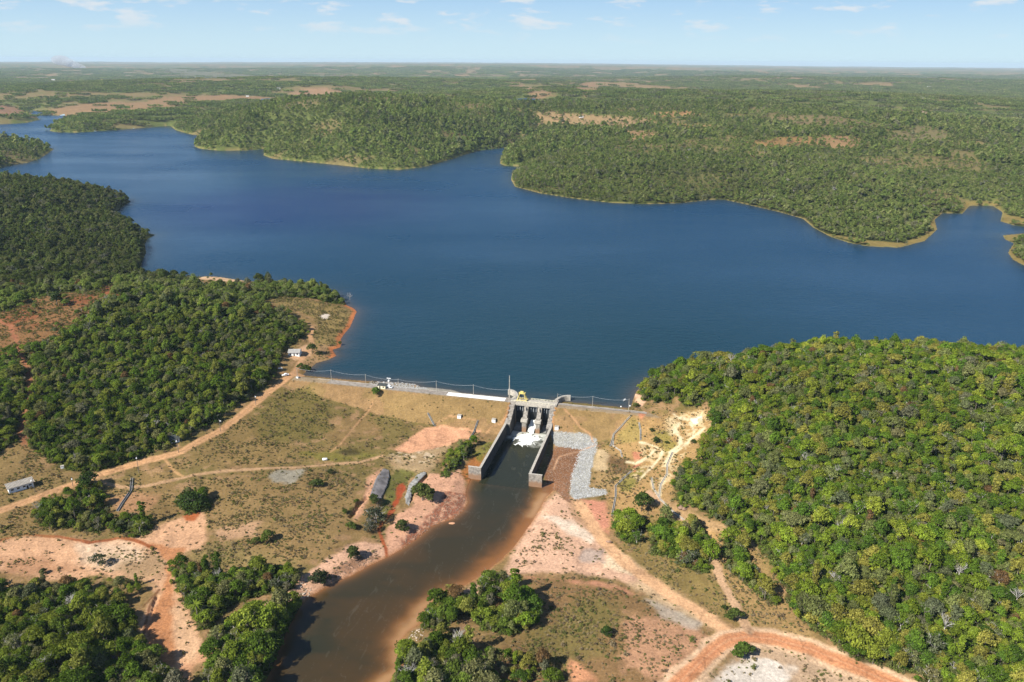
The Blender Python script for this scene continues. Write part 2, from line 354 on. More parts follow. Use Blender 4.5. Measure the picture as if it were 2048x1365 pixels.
paint([(345,1210),(370,1215),(400,1290),(390,1320),(365,1320),(350,1270)], (228,184,146), 2, 2, 0.8, sd=0.05)
paint([(-60,1095),(0,1082),(40,1068),(120,1074),(180,1085),(215,1081),(240,1075),(270,1081),(305,1096)], (170,102,66), 0.6, 0.8, 1, line=2.2, sd=0)
paint([(366,1032),(402,1018),(398,1030),(388,1042),(372,1042)], (186,108,66), 1, 1, 1, sd=0)
paint([(330,1330),(412,1325),(440,1290),(470,1265),(500,1240),(480,1240),(440,1270),(400,1310),(380,1365),(330,1400)], (216,160,124), 1.5, 2, 0.8, sd=0.2)
paint([(285,1215),(310,1190),(318,1180),(300,1210),(290,1250),(284,1290),(300,1312)], (110,66,40), 0.4, 0.6, 0.8, line=0.8)
# river banks, left
paint([(920,938),(931,965),(936,993),(926,1016),(900,1041),(867,1054),(831,1083),(782,1111),(772,1096),(769,1063),(795,1029),(823,1014),(833,973),(859,947),(885,952)], (226,172,140), 1.5, 2, 1, sd=0.06)
paint([(888,985),(933,990),(927,1017),(895,1042),(831,1080),(800,1095),(805,1080),(840,1052),(869,1025)], (158,96,74), 1.5, 2.5, 0.9, patch=(0.3,0.5,1), sd=0)
paint([(772,1090),(730,1080),(690,1093),(650,1122),(610,1150),(590,1165),(560,1190),(500,1225),(475,1248),(500,1243),(560,1212),(610,1196),(630,1188),(655,1173),(705,1150),(745,1128),(777,1112)], (226,178,148), 1.5, 2.5, 0.95, sd=0.12)
paint([(640,1160),(700,1120),(740,1105),(760,1115),(700,1150),(650,1175)], (140,100,72), 1.5, 2.5, 0.7, patch=(0.35,0.55,1), sd=0.3)
paint([(930,930),(944,915),(980,905),(990,880),(960,935),(945,958),(935,965),(922,950)], (200,130,76), 1.5, 2, 0.9, sd=0.05)
paint([(945,905),(985,880),(1000,872),(985,900),(960,925)], (128,128,58), 2, 2, 0.8, sd=0.5)
paint([(735,955),(765,935),(755,960),(738,998),(720,1030),(712,1040),(708,1025),(728,1000)], (224,168,136), 1.5, 2, 0.8, sd=0.1)
paint([(770,915),(860,898),(900,890),(880,915),(860,945),(830,945),(790,938)], (190,160,122), 3, 3, 0.9, sd=0.2)
paint([(785,905),(880,895),(860,925),(800,925)], (232,206,176), 3, 3, 0.7, patch=(0.5,0.6,1))
paint([(785,900),(850,857),(880,852),(962,862),(952,880),(925,878),(900,890),(860,899),(820,907)], (232,172,134), 1.2, 1.5, 1, sd=0, lb=0)
paint([(938,862),(1000,872),(985,884),(948,886)], (150,120,84), 1.5, 1.5, 0.8, sd=0.3)
paint([(775,950),(800,940),(830,945),(820,962),(800,1002),(785,1032),(765,1052),(755,1062),(760,1022),(770,982)], (112,108,58), 1.2, 1.5, 1, sd=0.35)
paint([(795,968),(810,964),(813,976),(800,1000),(790,1022),(774,1037),(783,1010),(793,990)], (176,80,52), 0.8, 1.5, 0.9, sd=0.05)
paint([(788,1022),(765,1045),(757,1060),(764,1080),(772,1100),(778,1114)], (176,96,60), 0.6, 0.6, 1, line=1.8, sd=0)
paint([(540,950),(560,940),(612,937),(602,955),(580,969),(545,963)], (172,164,148), 2, 2, 0.85, sd=0.05)
# right of the river
paint([(1092,1002),(1112,985),(1140,1000),(1160,1035),(1190,1075),(1215,1100),(1245,1120),(1285,1150),(1300,1175),(1230,1160),(1150,1146),(1060,1148),(1000,1153),(960,1163),(915,1190),(882,1202),(912,1182),(960,1152),(1000,1122),(1030,1092),(1060,1050),(1080,1020)], (228,182,152), 2, 2.5, 1, sd=0.06)
paint([(1060,1070),(1110,1065),(1160,1100),(1130,1135),(1040,1130),(1020,1110)], (178,142,104), 3, 4, 0.8, patch=(0.42,0.55), sd=0.45)
paint([(1085,1032),(1140,1040),(1192,1075),(1182,1086),(1120,1060)], (246,222,198), 2, 2, 0.9, sd=0.02)
paint([(1215,1088),(1290,1140),(1262,1152),(1205,1135)], (246,216,180), 2, 2, 0.95, sd=0)
paint([(1165,1100),(1215,1095),(1210,1125),(1160,1125)], (186,170,160), 2, 3, 0.7, sd=0.1)
paint([(1120,985),(1170,1000),(1195,1060),(1165,1055),(1140,1020)], (200,156,120), 2, 3, 0.8, sd=0.3)
paint([(1165,1000),(1212,1002),(1226,1050),(1218,1072),(1190,1052)], (226,154,126), 2, 2.5, 0.9, sd=0.08)
paint([(1280,1150),(1330,1165),(1400,1215),(1450,1250),(1440,1262),(1330,1215),(1260,1170)], (226,190,152), 3, 3, 0.8, sd=0.1)
paint([(1060,1155),(1150,1152),(1230,1172),(1290,1202),(1350,1240),(1432,1280),(1420,1312),(1362,1365),(1250,1420),(950,1420),(1000,1300),(1085,1262),(1075,1210)], (146,114,78), 4, 4, 1, sd=0.5)
paint([(1100,1220),(1200,1190),(1260,1230),(1230,1300),(1120,1340),(1050,1330),(1060,1270)], (124,112,64), 6, 5, 0.8, patch=(0.4,0.55), sd=0.75)
paint([(1250,1222),(1350,1242),(1425,1280),(1402,1312),(1332,1362),(1250,1335)], (196,148,116), 4, 5, 0.85, sd=0.4)
paint([(1290,1198),(1340,1213),(1402,1246),(1392,1258),(1330,1242)], (190,174,158), 2, 2, 0.8, sd=0.05)
paint([(1140,1318),(1172,1335),(1192,1362),(1150,1368),(1138,1345)], (216,152,114), 1.5, 2, 0.85, sd=0.1)
paint([(985,1150),(1230,1168),(1270,1190),(1200,1175),(1100,1158)], (216,150,122), 2, 2.5, 0.6, sd=0.1)
paint([(1440,1335),(1480,1300),(1550,1293),(1620,1315),(1700,1345),(1800,1410),(1370,1410)], (198,166,136), 3, 4, 1, sd=0.42)
paint([(1440,1335),(1500,1312),(1580,1310),(1650,1340),(1620,1380),(1440,1380)], (240,226,212), 2, 3, 0.9, patch=(0.48,0.58), sd=0.2)
paint([(1360,1050),(1500,1080),(1560,1180),(1640,1280),(1700,1318),(1560,1275),(1500,1255),(1440,1160)], (170,138,92), 4, 4, 0.9, sd=0.5)
paint([(1225,1060),(1300,1030),(1370,1060),(1440,1160),(1500,1250),(1400,1215),(1290,1150)], (150,128,78), 4, 4, 0.8, sd=0.5)
# scarred slope at the right end of the dam
paint([(1258,826),(1290,838),(1340,828),(1420,812),(1428,850),(1402,890),(1392,930),(1352,960),(1345,1000),(1400,1040),(1500,1090),(1480,1110),(1420,1090),(1370,1050),(1300,1030),(1225,1060),(1215,1000),(1230,940),(1212,900),(1240,850)], (188,150,100), 4, 4, 0.95, sd=0.3, lb=0)
paint([(1235,870),(1262,835),(1282,850),(1280,880),(1240,890)], (168,146,86), 2, 3, 0.8, sd=0.2)
paint([(1300,860),(1340,865),(1358,890),(1335,910),(1318,895)], (150,138,70), 2, 3, 0.8, sd=0.4)
paint([(1240,940),(1275,930),(1290,950),(1262,985),(1236,985)], (140,134,66), 2, 3, 0.8, sd=0.5)
paint([(1195,895),(1230,905),(1262,940),(1232,970),(1205,985),(1185,975),(1188,930)], (176,144,98), 3, 3, 0.9, sd=0.25)
paint([(1205,905),(1260,920),(1265,945),(1222,950)], (112,84,58), 3, 3, 0.8, sd=0.8)
paint([(1185,890),(1215,905),(1215,940),(1190,940)], (214,186,146), 2, 3, 0.7, sd=0.1)
paint([(1265,903),(1282,906),(1285,920),(1270,922)], (214,140,108), 1, 1.5, 0.9)
paint([(1274,830),(1288,822),(1296,826),(1284,846)], (220,146,110), 1, 1.5, 0.9)
paint([(1264,935),(1285,920),(1280,930),(1268,945)], (214,134,104), 1, 1, 0.9)
paint([(1268,792),(1280,781),(1303,782),(1308,792),(1292,801),(1283,815),(1272,806)], (240,194,160), 1, 1.5, 1, sd=0.05, td=0)
paint([(1380,838),(1406,825),(1405,842),(1390,849)], (250,240,220), 1, 1.5, 1, sd=0)
paint([(1330,838),(1350,830),(1360,850),(1345,872),(1330,850)], (230,204,160), 2, 2.5, 0.8, patch=(0.4,0.5))
paint([(1345,832),(1412,813),(1422,850),(1398,882),(1374,902),(1354,930),(1342,962),(1318,985),(1318,945),(1340,905),(1366,880),(1356,852)], (222,194,148), 2, 4, 0.85, patch=(0.42, 0.52, 1))
paint([(1285,885),(1330,895),(1318,925),(1290,950),(1268,965),(1262,945),(1280,915)], (218,190,146), 2, 4, 0.8, patch=(0.42, 0.52, 1))
for ln, w_ in (([(1347,828),(1356,836),(1376,840)], 2.2), ([(1380,846),(1388,861),(1386,874),(1367,892),(1343,912),(1334,931),(1334,949),(1321,971),(1318,995)], 1.5), ([(1409,857),(1386,874)], 2),
               ([(1360,846),(1349,859),(1360,876),(1360,890),(1343,905),(1334,923)], 2.6), ([(1281,885),(1307,892),(1325,901),(1321,914),(1299,940),(1277,962)], 1.6), ([(1255,925),(1272,928),(1299,912),(1310,900)], 2.6), ([(1303,956),(1307,978),(1321,1000),(1343,1021),(1365,1039)], 1.5)):
    paint(ln, (240,220,180), 0.8, 1.0, 0.95, line=w_, sd=0)
# stone aprons beside the right wall
paint([(1101,863),(1140,865),(1175,870),(1192,880),(1194,895),(1188,912),(1182,940),(1178,975),(1212,980),(1216,988),(1190,993),(1150,999),(1138,990),(1143,950),(1155,912),(1160,900),(1110,893)], (176,172,164), 0.8, 0.8, 1, sd=0, lb=0)
paint([(1110,893),(1162,899),(1156,915),(1146,945),(1139,985),(1142,1006),(1128,1001),(1118,986),(1093,968),(1089,950),(1098,915)], (146,104,76), 0.8, 1, 1, sd=0)
paint([(1189,891),(1157,904),(1118,914),(1107,939)], (214,168,132), 0.5, 0.4, 1, line=1.3)
# left hill
paint([(0,630),(60,598),(120,588),(180,582),(215,588),(200,612),(150,650),(105,690),(60,700),(0,720),(-80,720),(-80,630)], (146,108,72), 4, 6, 1, sd=0.6)
paint([(0,640),(60,605),(120,595),(180,588),(190,600),(140,635),(60,660),(0,680)], (150,92,62), 3, 5, 0.8, patch=(0.4, 0.55))
paint([(200,573),(232,568),(238,592),(200,602)], (160,100,66), 2, 3, 1, sd=0.3)
TRAIL = [(-10,640),(20,652),(35,690),(50,730),(62,770),(50,830),(45,870),(55,915)]
paint(TRAIL, (170,112,82), 1.5, 2, 1, line=3, sd=0.1)
paint([(530,598),(570,595),(620,600),(660,610),(690,618),(700,640),(690,665),(678,690),(640,700),(628,690),(632,660),(640,640),(600,625),(560,612)], (158,134,84), 2, 3, 1, sd=0.75)
paint([(640,632),(650,628),(660,630),(654,638),(646,638)], (232,214,196), 0.8, 1, 1, sd=0)
paint([(600,720),(640,690),(680,690),(665,715),(640,728),(612,745)], (176,140,100), 2, 2.5, 0.9, sd=0.5)
paint([(572,712),(612,690),(628,690),(620,712),(590,722)], (216,172,134), 1.5, 1.5, 1, sd=0)
paint([(388,558),(410,552),(440,553),(470,558),(505,563),(470,564),(420,561)], (232,190,150), 1.5, 2, 1, sd=0, td=0)
paint([(-100,930),(60,890),(100,935),(200,955),(140,965),(0,1005),(-100,1030)], (148,122,80), 4, 4, 0.9, sd=0.5)
paint([(-100,1040),(60,1005),(220,960),(330,950),(370,1010),(300,1070),(100,1070),(-100,1085)], (150,123,80), 4, 4, 0.85, sd=0.5)
paint([(215,1000),(260,985),(320,990),(300,1020),(250,1030)], (196,146,108), 3, 3, 0.8, sd=0.15)
# roads and tracks
ROAD = (216,166,122)
MAINROAD = [(604,752),(587,748),(560,768),(530,790),(500,815),(470,840),(440,862),(400,882),(360,905),(300,920),(250,935),(200,950),(150,968),(100,985),(60,1000),(0,1022),(-80,1050)]
paint(MAINROAD, ROAD, 0.6, 0.7, 1, line=5.6, sd=0, td=0, lb=1)
paint(MAINROAD, (196,148,104), 0.5, 0.5, 0.7, line=1.0)
paint([(587,748),(600,725),(612,706),(625,690),(620,672),(625,655)], ROAD, 0.8, 0.8, 0.95, line=4, sd=0, lb=1)
paint([(205,965),(240,975),(290,973),(340,962),(390,950),(450,942),(520,938),(600,935),(650,930),(720,925),(765,912)], (206,164,126), 0.8, 1.0, 0.9, line=2.6, sd=0.05)
paint([(330,920),(345,940),(365,953)], (206,160,112), 0.6, 0.6, 0.9, line=1.5, sd=0.05)
for ln in ([(1017,812),(1016,840),(1000,848),(985,853),(965,872)], [(1128,818),(1150,840),(1160,855),(1180,868),(1192,892)], [(745,805),(720,840),(700,865),(680,890),(660,905)], [(868,850),(900,832),(950,840)]):
    paint(ln, (208,160,118), 0.5, 0.5, 0.8, line=0.9)
paint([(1160,1008),(1190,1060),(1230,1110),(1280,1148),(1330,1185),(1400,1225),(1452,1262),(1440,1300)], (236,184,140), 1.5, 1.5, 0.95, line=6.5, sd=0, lb=1)
ORANGE = [(1290,1440),(1350,1375),(1390,1335),(1430,1297),(1460,1279),(1500,1273),(1550,1279),(1620,1298),(1700,1330),(1790,1370),(1880,1410),(2000,1460)]
paint(ORANGE, (236,196,160), 1.2, 1.5, 0.9, line=12, sd=0.05, td=0)
paint(ORANGE, (218,154,112), 0.9, 0.7, 1, line=6.8, sd=0, lb=1)
paint(ORANGE, (208,138,98), 0.5, 0.5, 0.7, line=3.2)
paint(ORANGE, (222,164,124), 0.4, 0.4, 0.7, line=1.0)
paint([(1299,984),(1330,1012),(1366,1038),(1400,1066),(1425,1090),(1434,1145),(1462,1197),(1498,1262)], (206,166,132), 0.8, 1.0, 0.95, line=3.8, sd=0.03, td=0, lb=1)
paint([(1330,1010),(1400,1045),(1480,1070),(1525,1088)], (190,154,112), 1.5, 2, 0.9, line=7, sd=0.1, td=0)
# clearings across the lake
FARC = [([(82,226),(130,213),(200,205),(280,205),(330,195),(450,190),(540,195),(600,195),(640,183),(690,186),(660,193),(560,200),(450,205),(330,215),(200,228),(157,233),(110,232)], (164,130,96)),
 ([(570,190),(620,176),(680,180),(690,188),(640,194)], (172,136,104)),
 ([(1060,230),(1100,222),(1150,228),(1230,232),(1300,238),(1310,245),(1240,262),(1180,262),(1130,250),(1080,245)], (174,144,106)), ([(1230,262),(1300,262),(1340,275),(1270,284)], (178,142,102)),
 ([(1310,226),(1380,222),(1402,230),(1330,236)], (180,138,94)), ([(1350,248),(1420,250),(1442,262),(1380,266)], (176,136,92)), ([(1490,287),(1560,275),(1620,272),(1650,291),(1560,297)], (170,132,88)), ([(1640,270),(1700,272),(1738,290),(1680,301),(1645,291)], (176,138,100)),
 ([(1120,190),(1150,175),(1185,165),(1210,178),(1170,195)], (164,132,98)), ([(1035,186),(1090,180),(1110,192),(1060,200)], (160,130,96)), ([(1828,226),(1840,222),(1860,234),(1856,240),(1832,236)], (244,208,176)), ([(1740,285),(1830,250),(1900,262),(1880,290)], (140,126,90)), ([(1510,240),(1640,230),(1740,245),(1620,262)], (142,124,88)), ([(300,140),(480,150),(600,158),(400,162)], (120,116,84))]
for pl, c in FARC: paint(pl, c, 12, 30, 0.9, sd=0, td=0.16 if pl[0][1] > 212 and pl[0][0] > 700 else 0.03)
paint([(0,210),(40,216),(62,228),(70,236),(30,232),(0,230),(-150,225),(-150,208)], (166,126,98), 8, 12, 0.9, td=0.05)
paint([(1250,345),(1420,330),(1600,320),(1800,330),(1780,380),(1600,400),(1300,380)], (112,112,68), 20, 25, 0.7)
# shores
ld = lake_d + (n2 - 0.5) * 2.4
sh = ((ld > -1) & (GR > 600) & ~is_dam)
f = (1 - sstep(1.5, 2.5 + 4.5 * sstep(0.4, 0.65, fbm(GX, GY, 60, 3, 63)), ld)) * sh * (GR > 830); C = mixc(C, (160, 142, 92), f * 0.8); tden *= 1 - f * 0.9
f = (1 - sstep(2.5, 5.5, ld)) * sh * (GR <= 830) * (GX < 0); C = mixc(C, (206, 128, 80), f); tden *= 1 - f; sden *= 1 - 0.7 * f
f = np.zeros(len(GX))
# broad reedy margins at the right
for pl in ([(1640,468),(1740,492),(1800,495),(1852,482),(1875,458),(1868,440),(1885,428),(1870,432),(1850,470),(1800,486),(1740,482)], [(1925,428),(1940,410),(1985,408),(2010,425),(2002,445),(2060,455),(2060,440),(2020,432),(1995,402),(1935,402),(1920,415)], [(2060,462),(2004,471),(2012,483),(2060,480)], [(2025,490),(2012,506),(2025,522),(2060,538),(2060,528),(2035,515),(2025,503),(2040,492)]):
    paint(pl, (150,130,78), 3, 4, 1, sd=0, td=0)
f = 1 - sstep(0.6, 2.6, riv_d + (n2 - 0.5) * 2); f = f * (riv_d > -2) * (GR < 650); C = mixc(C, (186, 128, 88), f * 0.5); sden *= 1 - f
f = (riv_d < 0); C = mixc(C, (150, 96, 52), f * 1.0)
sden[lake_d < 2] = 0; sden[riv_d < 1.0] = 0
rg_ = np.abs(fbm(GX, GY, 14, 4, 67) - 0.5); bare = (sden < 0.18) * (GR < 620) * (V > 4) * (~is_dam)
C = C * (1 - 0.28 * (1 - sstep(0.0, 0.03, rg_)) * bare)[:, None]
C = C * (0.88 + 0.24 * fbm(GX, GY, 3.5, 3, 69))[:, None]
C[:, 1] *= 1.01; C[:, 2] *= 0.96
for P_, zz in pondW:
    s_ = np.nonzero(sdf_poly(P_, GX, GY) < 25)[0]; tden[s_] = 0
print('paint', round(time.time() - T0, 1))

# woods near the dam
def forest(pts, dens=1.0, soft=3, amp=4): paint(pts, None, soft, amp, td=dens)
RHILL = [(1274,778,0),(1292,800),(1312,810),(1335,805),(1352,790),(1372,815),(1412,808),(1426,850),(1404,885),(1398,920),(1372,935),(1347,965),(1352,1000),(1372,1018),(1412,1030),(1452,1050),(1502,1080),(1545,1120),(1562,1180),(1592,1230),(1642,1270),(1702,1312),(1762,1332),(1832,1357),(1900,1400),(2300,1500),(2700,1100),(2600,760),(2250,738,0),(2048,726,0),(1850,720,0),(1650,718,0),(1500,726,0),(1400,739,0),(1330,754,0),(1290,768,0)]
forest(RHILL)
LLAND = [(-900,1000),(-60,930),(0,905),(40,885),(72,905),(95,925),(140,940),(200,948),(255,937),(330,893),(400,862),(450,832),(500,798),(540,764),(556,739),(560,716),(568,694),(600,682),(615,665),(605,645),(575,630),(540,614),(520,602),(560,594),(620,598),(660,606),(692,612,0),(760,600,0),(720,560,0),(500,545,0),(300,545,0),(400,400,0),(280,370,0),(0,352,0),(-1200,350,0)]
forest(LLAND)
paint([(0,630),(60,598),(120,588),(180,582),(215,588),(200,612),(150,650),(105,690),(60,700),(0,720),(-80,720),(-80,630)], None, 3, 5, td=0.1)
paint([(200,573),(232,568),(238,592),(200,602)], None, 3, 3, td=0.1)
paint([(384,556),(470,556),(520,564),(515,575),(440,572),(385,570)], None, 2, 3, td=0.06)
paint(TRAIL, None, 1.5, 2, line=5, td=0.0)
paint(MAINROAD, None, 1, 1, line=8, td=0)
for g_, dn in (([(0,1172),(34,1190),(61,1172),(95,1172),(109,1200),(133,1172),(163,1166),(191,1190),(235,1196),(252,1217),(266,1237),(274,1268),(278,1298),(310,1320),(340,1345),(360,1400),(-200,1450),(-200,1165)], 1.0),
    ([(344,1140),(400,1150),(470,1150),(520,1140),(560,1135),(590,1158),(590,1182),(540,1192),(480,1202),(450,1222),(425,1260),(398,1262),(382,1220),(366,1190),(350,1165)], 1.0),
    ([(420,1400),(415,1330),(440,1290),(470,1258),(510,1238),(560,1218),(598,1200),(608,1218),(592,1255),(575,1290),(555,1330),(535,1375),(520,1420)], 1.0),
    ([(848,1232),(868,1210),(905,1192),(938,1192),(945,1205),(912,1242),(882,1264),(852,1256)], 1.0),
    ([(945,1195),(985,1165),(1020,1158),(1042,1185),(1062,1210),(1080,1232),(1066,1262),(1000,1272),(950,1252),(935,1222)], 1.0),
    ([(740,1420),(785,1365),(812,1330),(842,1300),(872,1278),(912,1272),(938,1298),(978,1318),(990,1350),(980,1420)], 1.0),
    ([(1225,1050),(1258,1037),(1290,1060),(1274,1088),(1240,1084)], 1.0),
    ([(1296,1062),(1335,1046),(1385,1056),(1412,1082),(1428,1112),(1420,1150),(1380,1142),(1340,1116),(1302,1108)], 0.95),
    ([(1444,1082),(1472,1072),(1494,1092),(1502,1140),(1545,1180),(1560,1215),(1520,1200),(1480,1160),(1452,1132)], 0.9),
    ([(62,1035),(95,1002),(150,990),(162,966),(186,962),(192,982),(212,1005),(216,1042),(202,1070),(160,1062),(90,1056)], 0.7),
    ([(215,1040),(260,1038),(300,1042),(308,1062),(280,1076),(220,1066)], 0.8), ([(352,1002),(382,992),(418,1000),(420,1020),(372,1032)], 0.8),
    ([(882,952),(898,912),(925,892),(946,890),(944,908),(915,937),(892,957)], 0.9),
    ([(180,1165),(235,1158),(285,1160),(278,1196),(235,1196)], 0.35),
    ([(1000,1290),(1100,1330),(1140,1380),(1000,1400),(985,1340)], 0.35), ([(1300,990),(1280,1020),(1310,1032)], 0.0)):
    forest(g_, dn, 1.5, 2)
fl = sstep(0.3, 0.9, tden) * (GR < 1500)
C = mixc(C, (66, 70, 34), fl * 0.9)
tden[lake_d < 2.5] = 0; tden[riv_d < 0.3] = 0
tden[is_dam & (np.abs(V) < 45) & (U < 70)] = 0

# ------------------------------------------------------------------ mesh and material helpers
def new_mesh(name, Vv, F, mats=(), smooth=True, attrs=None, mi=None):
    me = bpy.data.meshes.new(name)
    Vv = np.ascontiguousarray(Vv, np.float32); F = np.ascontiguousarray(F, np.int32); k = F.shape[1]
    me.vertices.add(len(Vv)); me.vertices.foreach_set('co', Vv.ravel())
    me.loops.add(F.size); me.loops.foreach_set('vertex_index', F.ravel())
    me.polygons.add(len(F)); me.polygons.foreach_set('loop_start', np.arange(0, F.size, k, dtype=np.int32))
    for m_ in mats: me.materials.append(m_)
    if mi is not None: me.polygons.foreach_set('material_index', np.ascontiguousarray(mi, np.int32))
    me.polygons.foreach_set('use_smooth', np.full(len(F), bool(smooth)))
    for nm, (typ, arr) in (attrs or {}).items():
        a = me.attributes.new(nm, typ, 'POINT')
        a.data.foreach_set('color' if typ == 'FLOAT_COLOR' else 'value', np.ascontiguousarray(arr, np.float32).ravel())
    me.update(calc_edges=True); me.validate()
    return me
def link(name, me, parent=None, loc=None):
    o = bpy.data.objects.new(name, me); COL.objects.link(o)
    if parent is not None: o.parent = parent
    if loc is not None: o.location = loc
    return o
def tag(o, label=None, cat=None, group=None, kind=None):
    if label: o['label'] = label
    if cat: o['category'] = cat
    if group: o['group'] = group
    if kind: o['kind'] = kind
    return o
def empty(name, loc, rz=0.0):
    o = bpy.data.objects.new(name, None); COL.objects.link(o); o.location = loc; o.rotation_euler = (0, 0, rz); o.empty_display_size = 0.5
    return o
class MB:
    """collects boxes, prisms and tubes; build() links them as one mesh"""
    def __init__(s): s.v = []; s.f = []
    def add(s, vs, fs):
        o = len(s.v); s.v += [tuple(p) for p in vs]; s.f += [tuple(i + o for i in f) for f in fs]; return s
    def box(s, x0, x1, y0, y1, z0, z1, top=None):
        t = top or (0, 0)
        return s.add([(x0, y0, z0), (x1, y0, z0), (x1, y1, z0), (x0, y1, z0), (x0 + t[0], y0 + t[1], z1), (x1 - t[0], y0 + t[1], z1), (x1 - t[0], y1 - t[1], z1), (x0 + t[0], y1 - t[1], z1)],
                     [(0, 3, 2, 1), (4, 5, 6, 7), (0, 1, 5, 4), (1, 2, 6, 5), (2, 3, 7, 6), (3, 0, 4, 7)])
    def prism(s, prof, x0, x1, ax=0):
        """profile of (a, z) swept along x (ax=0: a is y) or along y (ax=1: a is x)"""
        n = len(prof)
        if ax == 0: vs = [(x0, a, zz) for a, zz in prof] + [(x1, a, zz) for a, zz in prof]
        else: vs = [(a, x0, zz) for a, zz in prof] + [(a, x1, zz) for a, zz in prof]
        fs = [tuple(range(n)), tuple(range(2 * n - 1, n - 1, -1))] + [(i, i + n, (i + 1) % n + n, (i + 1) % n) for i in range(n)]
        return s.add(vs, fs)
    def tube(s, pts, r, n=6, cap=True):
        pts = [Vector(p) for p in pts]; rs = r if isinstance(r, (list, tuple)) else [r] * len(pts); vs = []
        for i, p in enumerate(pts):
            t = (pts[min(i + 1, len(pts) - 1)] - pts[max(i - 1, 0)]).normalized()
            a = t.cross(Vector((0, 0, 1)) if abs(t.z) < 0.9 else Vector((1, 0, 0))).normalized(); bb = t.cross(a)
            for k in range(n):
                an = 2 * math.pi * k / n; vs.append(p + (a * math.cos(an) + bb * math.sin(an)) * rs[i])
        fs = [(i * n + k, i * n + (k + 1) % n, (i + 1) * n + (k + 1) % n, (i + 1) * n + k) for i in range(len(pts) - 1) for k in range(n)]
        if cap: fs += [tuple(range(n - 1, -1, -1)), tuple(range((len(pts) - 1) * n, len(pts) * n))]
        return s.add(vs, fs)
    def ball(s, c, r, seg=10, ring=6, sz=1.0):
        vs = [(c[0], c[1], c[2] + r * sz)]; fs = []
        for i in range(1, ring):
            for j in range(seg):
                a = math.pi * i / ring; bb = 2 * math.pi * j / seg
                vs.append((c[0] + r * math.sin(a) * math.cos(bb), c[1] + r * math.sin(a) * math.sin(bb), c[2] + r * sz * math.cos(a)))
        vs.append((c[0], c[1], c[2] - r * sz)); L_ = len(vs) - 1
        for j in range(seg):
            fs.append((0, 1 + j, 1 + (j + 1) % seg)); fs.append((L_, 1 + (ring - 2) * seg + (j + 1) % seg, 1 + (ring - 2) * seg + j))
            for i in range(ring - 2): fs.append((1 + i * seg + j, 1 + (i + 1) * seg + j, 1 + (i + 1) * seg + (j + 1) % seg, 1 + i * seg + (j + 1) % seg))
        return s.add(vs, fs)
    def mesh(s, name, mat, smooth=False):
        import bmesh
        me = bpy.data.meshes.new(name); me.from_pydata(s.v, [], s.f); me.materials.append(mat)
        bm = bmesh.new(); bm.from_mesh(me); bmesh.ops.recalc_face_normals(bm, faces=bm.faces); bm.to_mesh(me); bm.free()
        if smooth: me.polygons.foreach_set('use_smooth', np.full(len(me.polygons), True))
        return me
    def build(s, name, mat, parent=None, smooth=False, bevel=0.0):
        o = link(name, s.mesh(name, mat, smooth), parent)
        if bevel:
            b_ = o.modifiers.new('bevel', 'BEVEL'); b_.width = bevel; b_.segments = 1; b_.limit_method = 'ANGLE'
        return o
def mat(name, col, rough=0.85, var=0.15, scale=1.5, spec=0.3, metal=0.0, stain=None, bump=0.0):
    M = bpy.data.materials.new(name); M.use_nodes = True; t = M.node_tree; p = t.nodes['Principled BSDF']
    p.inputs['Roughness'].default_value = rough; p.inputs['Specular IOR Level'].default_value = spec; p.inputs['Metallic'].default_value = metal
    g = N(t, 'ShaderNodeNewGeometry'); nz = N(t, 'ShaderNodeTexNoise'); nz.inputs['Scale'].default_value = scale; nz.inputs['Detail'].default_value = 5
    L(t, g.outputs['Position'], nz.inputs['Vector'])
    r = N(t, 'ShaderNodeMapRange'); r.inputs['From Min'].default_value = 0.3; r.inputs['From Max'].default_value = 0.7; r.inputs['To Min'].default_value = 1 - var; r.inputs['To Max'].default_value = 1 + var
    L(t, nz.outputs['Fac'], r.inputs['Value'])
    mx = N(t, 'ShaderNodeMix', data_type='RGBA', blend_type='MULTIPLY'); mx.inputs[0].default_value = 1
    mx.inputs[6].default_value = (*col, 1); L(t, r.outputs[0], mx.inputs[7]); out = mx.outputs[2]
    if stain:      # a tide mark of rust-brown silt up to a height, with a ragged edge
        scol, zt, soft = stain
        sx = N(t, 'ShaderNodeSeparateXYZ'); L(t, g.outputs['Position'], sx.inputs[0])
        mp_ = N(t, 'ShaderNodeMapping'); mp_.inputs['Scale'].default_value = (1.2, 1.2, 0.15); L(t, g.outputs['Position'], mp_.inputs[0])
        n2_ = N(t, 'ShaderNodeTexNoise'); n2_.inputs['Scale'].default_value = 1.0; n2_.inputs['Detail'].default_value = 4; L(t, mp_.outputs[0], n2_.inputs['Vector'])
        hh = math_node(t, 'ADD', sx.outputs['Z'], math_node(t, 'MULTIPLY', math_node(t, 'SUBTRACT', n2_.outputs['Fac'], 0.5), 2.4))
        rr = N(t, 'ShaderNodeMapRange'); rr.inputs['From Min'].default_value = zt - soft; rr.inputs['From Max'].default_value = zt + soft; rr.inputs['To Min'].default_value = 0.85; rr.inputs['To Max'].default_value = 0
        L(t, hh, rr.inputs['Value'])
        m2 = N(t, 'ShaderNodeMix', data_type='RGBA'); m2.inputs[7].default_value = (*scol, 1); L(t, rr.outputs[0], m2.inputs[0]); L(t, out, m2.inputs[6]); out = m2.outputs[2]
    L(t, out, p.inputs['Base Color'])
    if bump:
        bp = N(t, 'ShaderNodeBump'); bp.inputs['Strength'].default_value = bump; bp.inputs['Distance'].default_value = 0.2; L(t, nz.outputs['Fac'], bp.inputs['Height']); L(t, bp.outputs[0], p.inputs['Normal'])
    return M
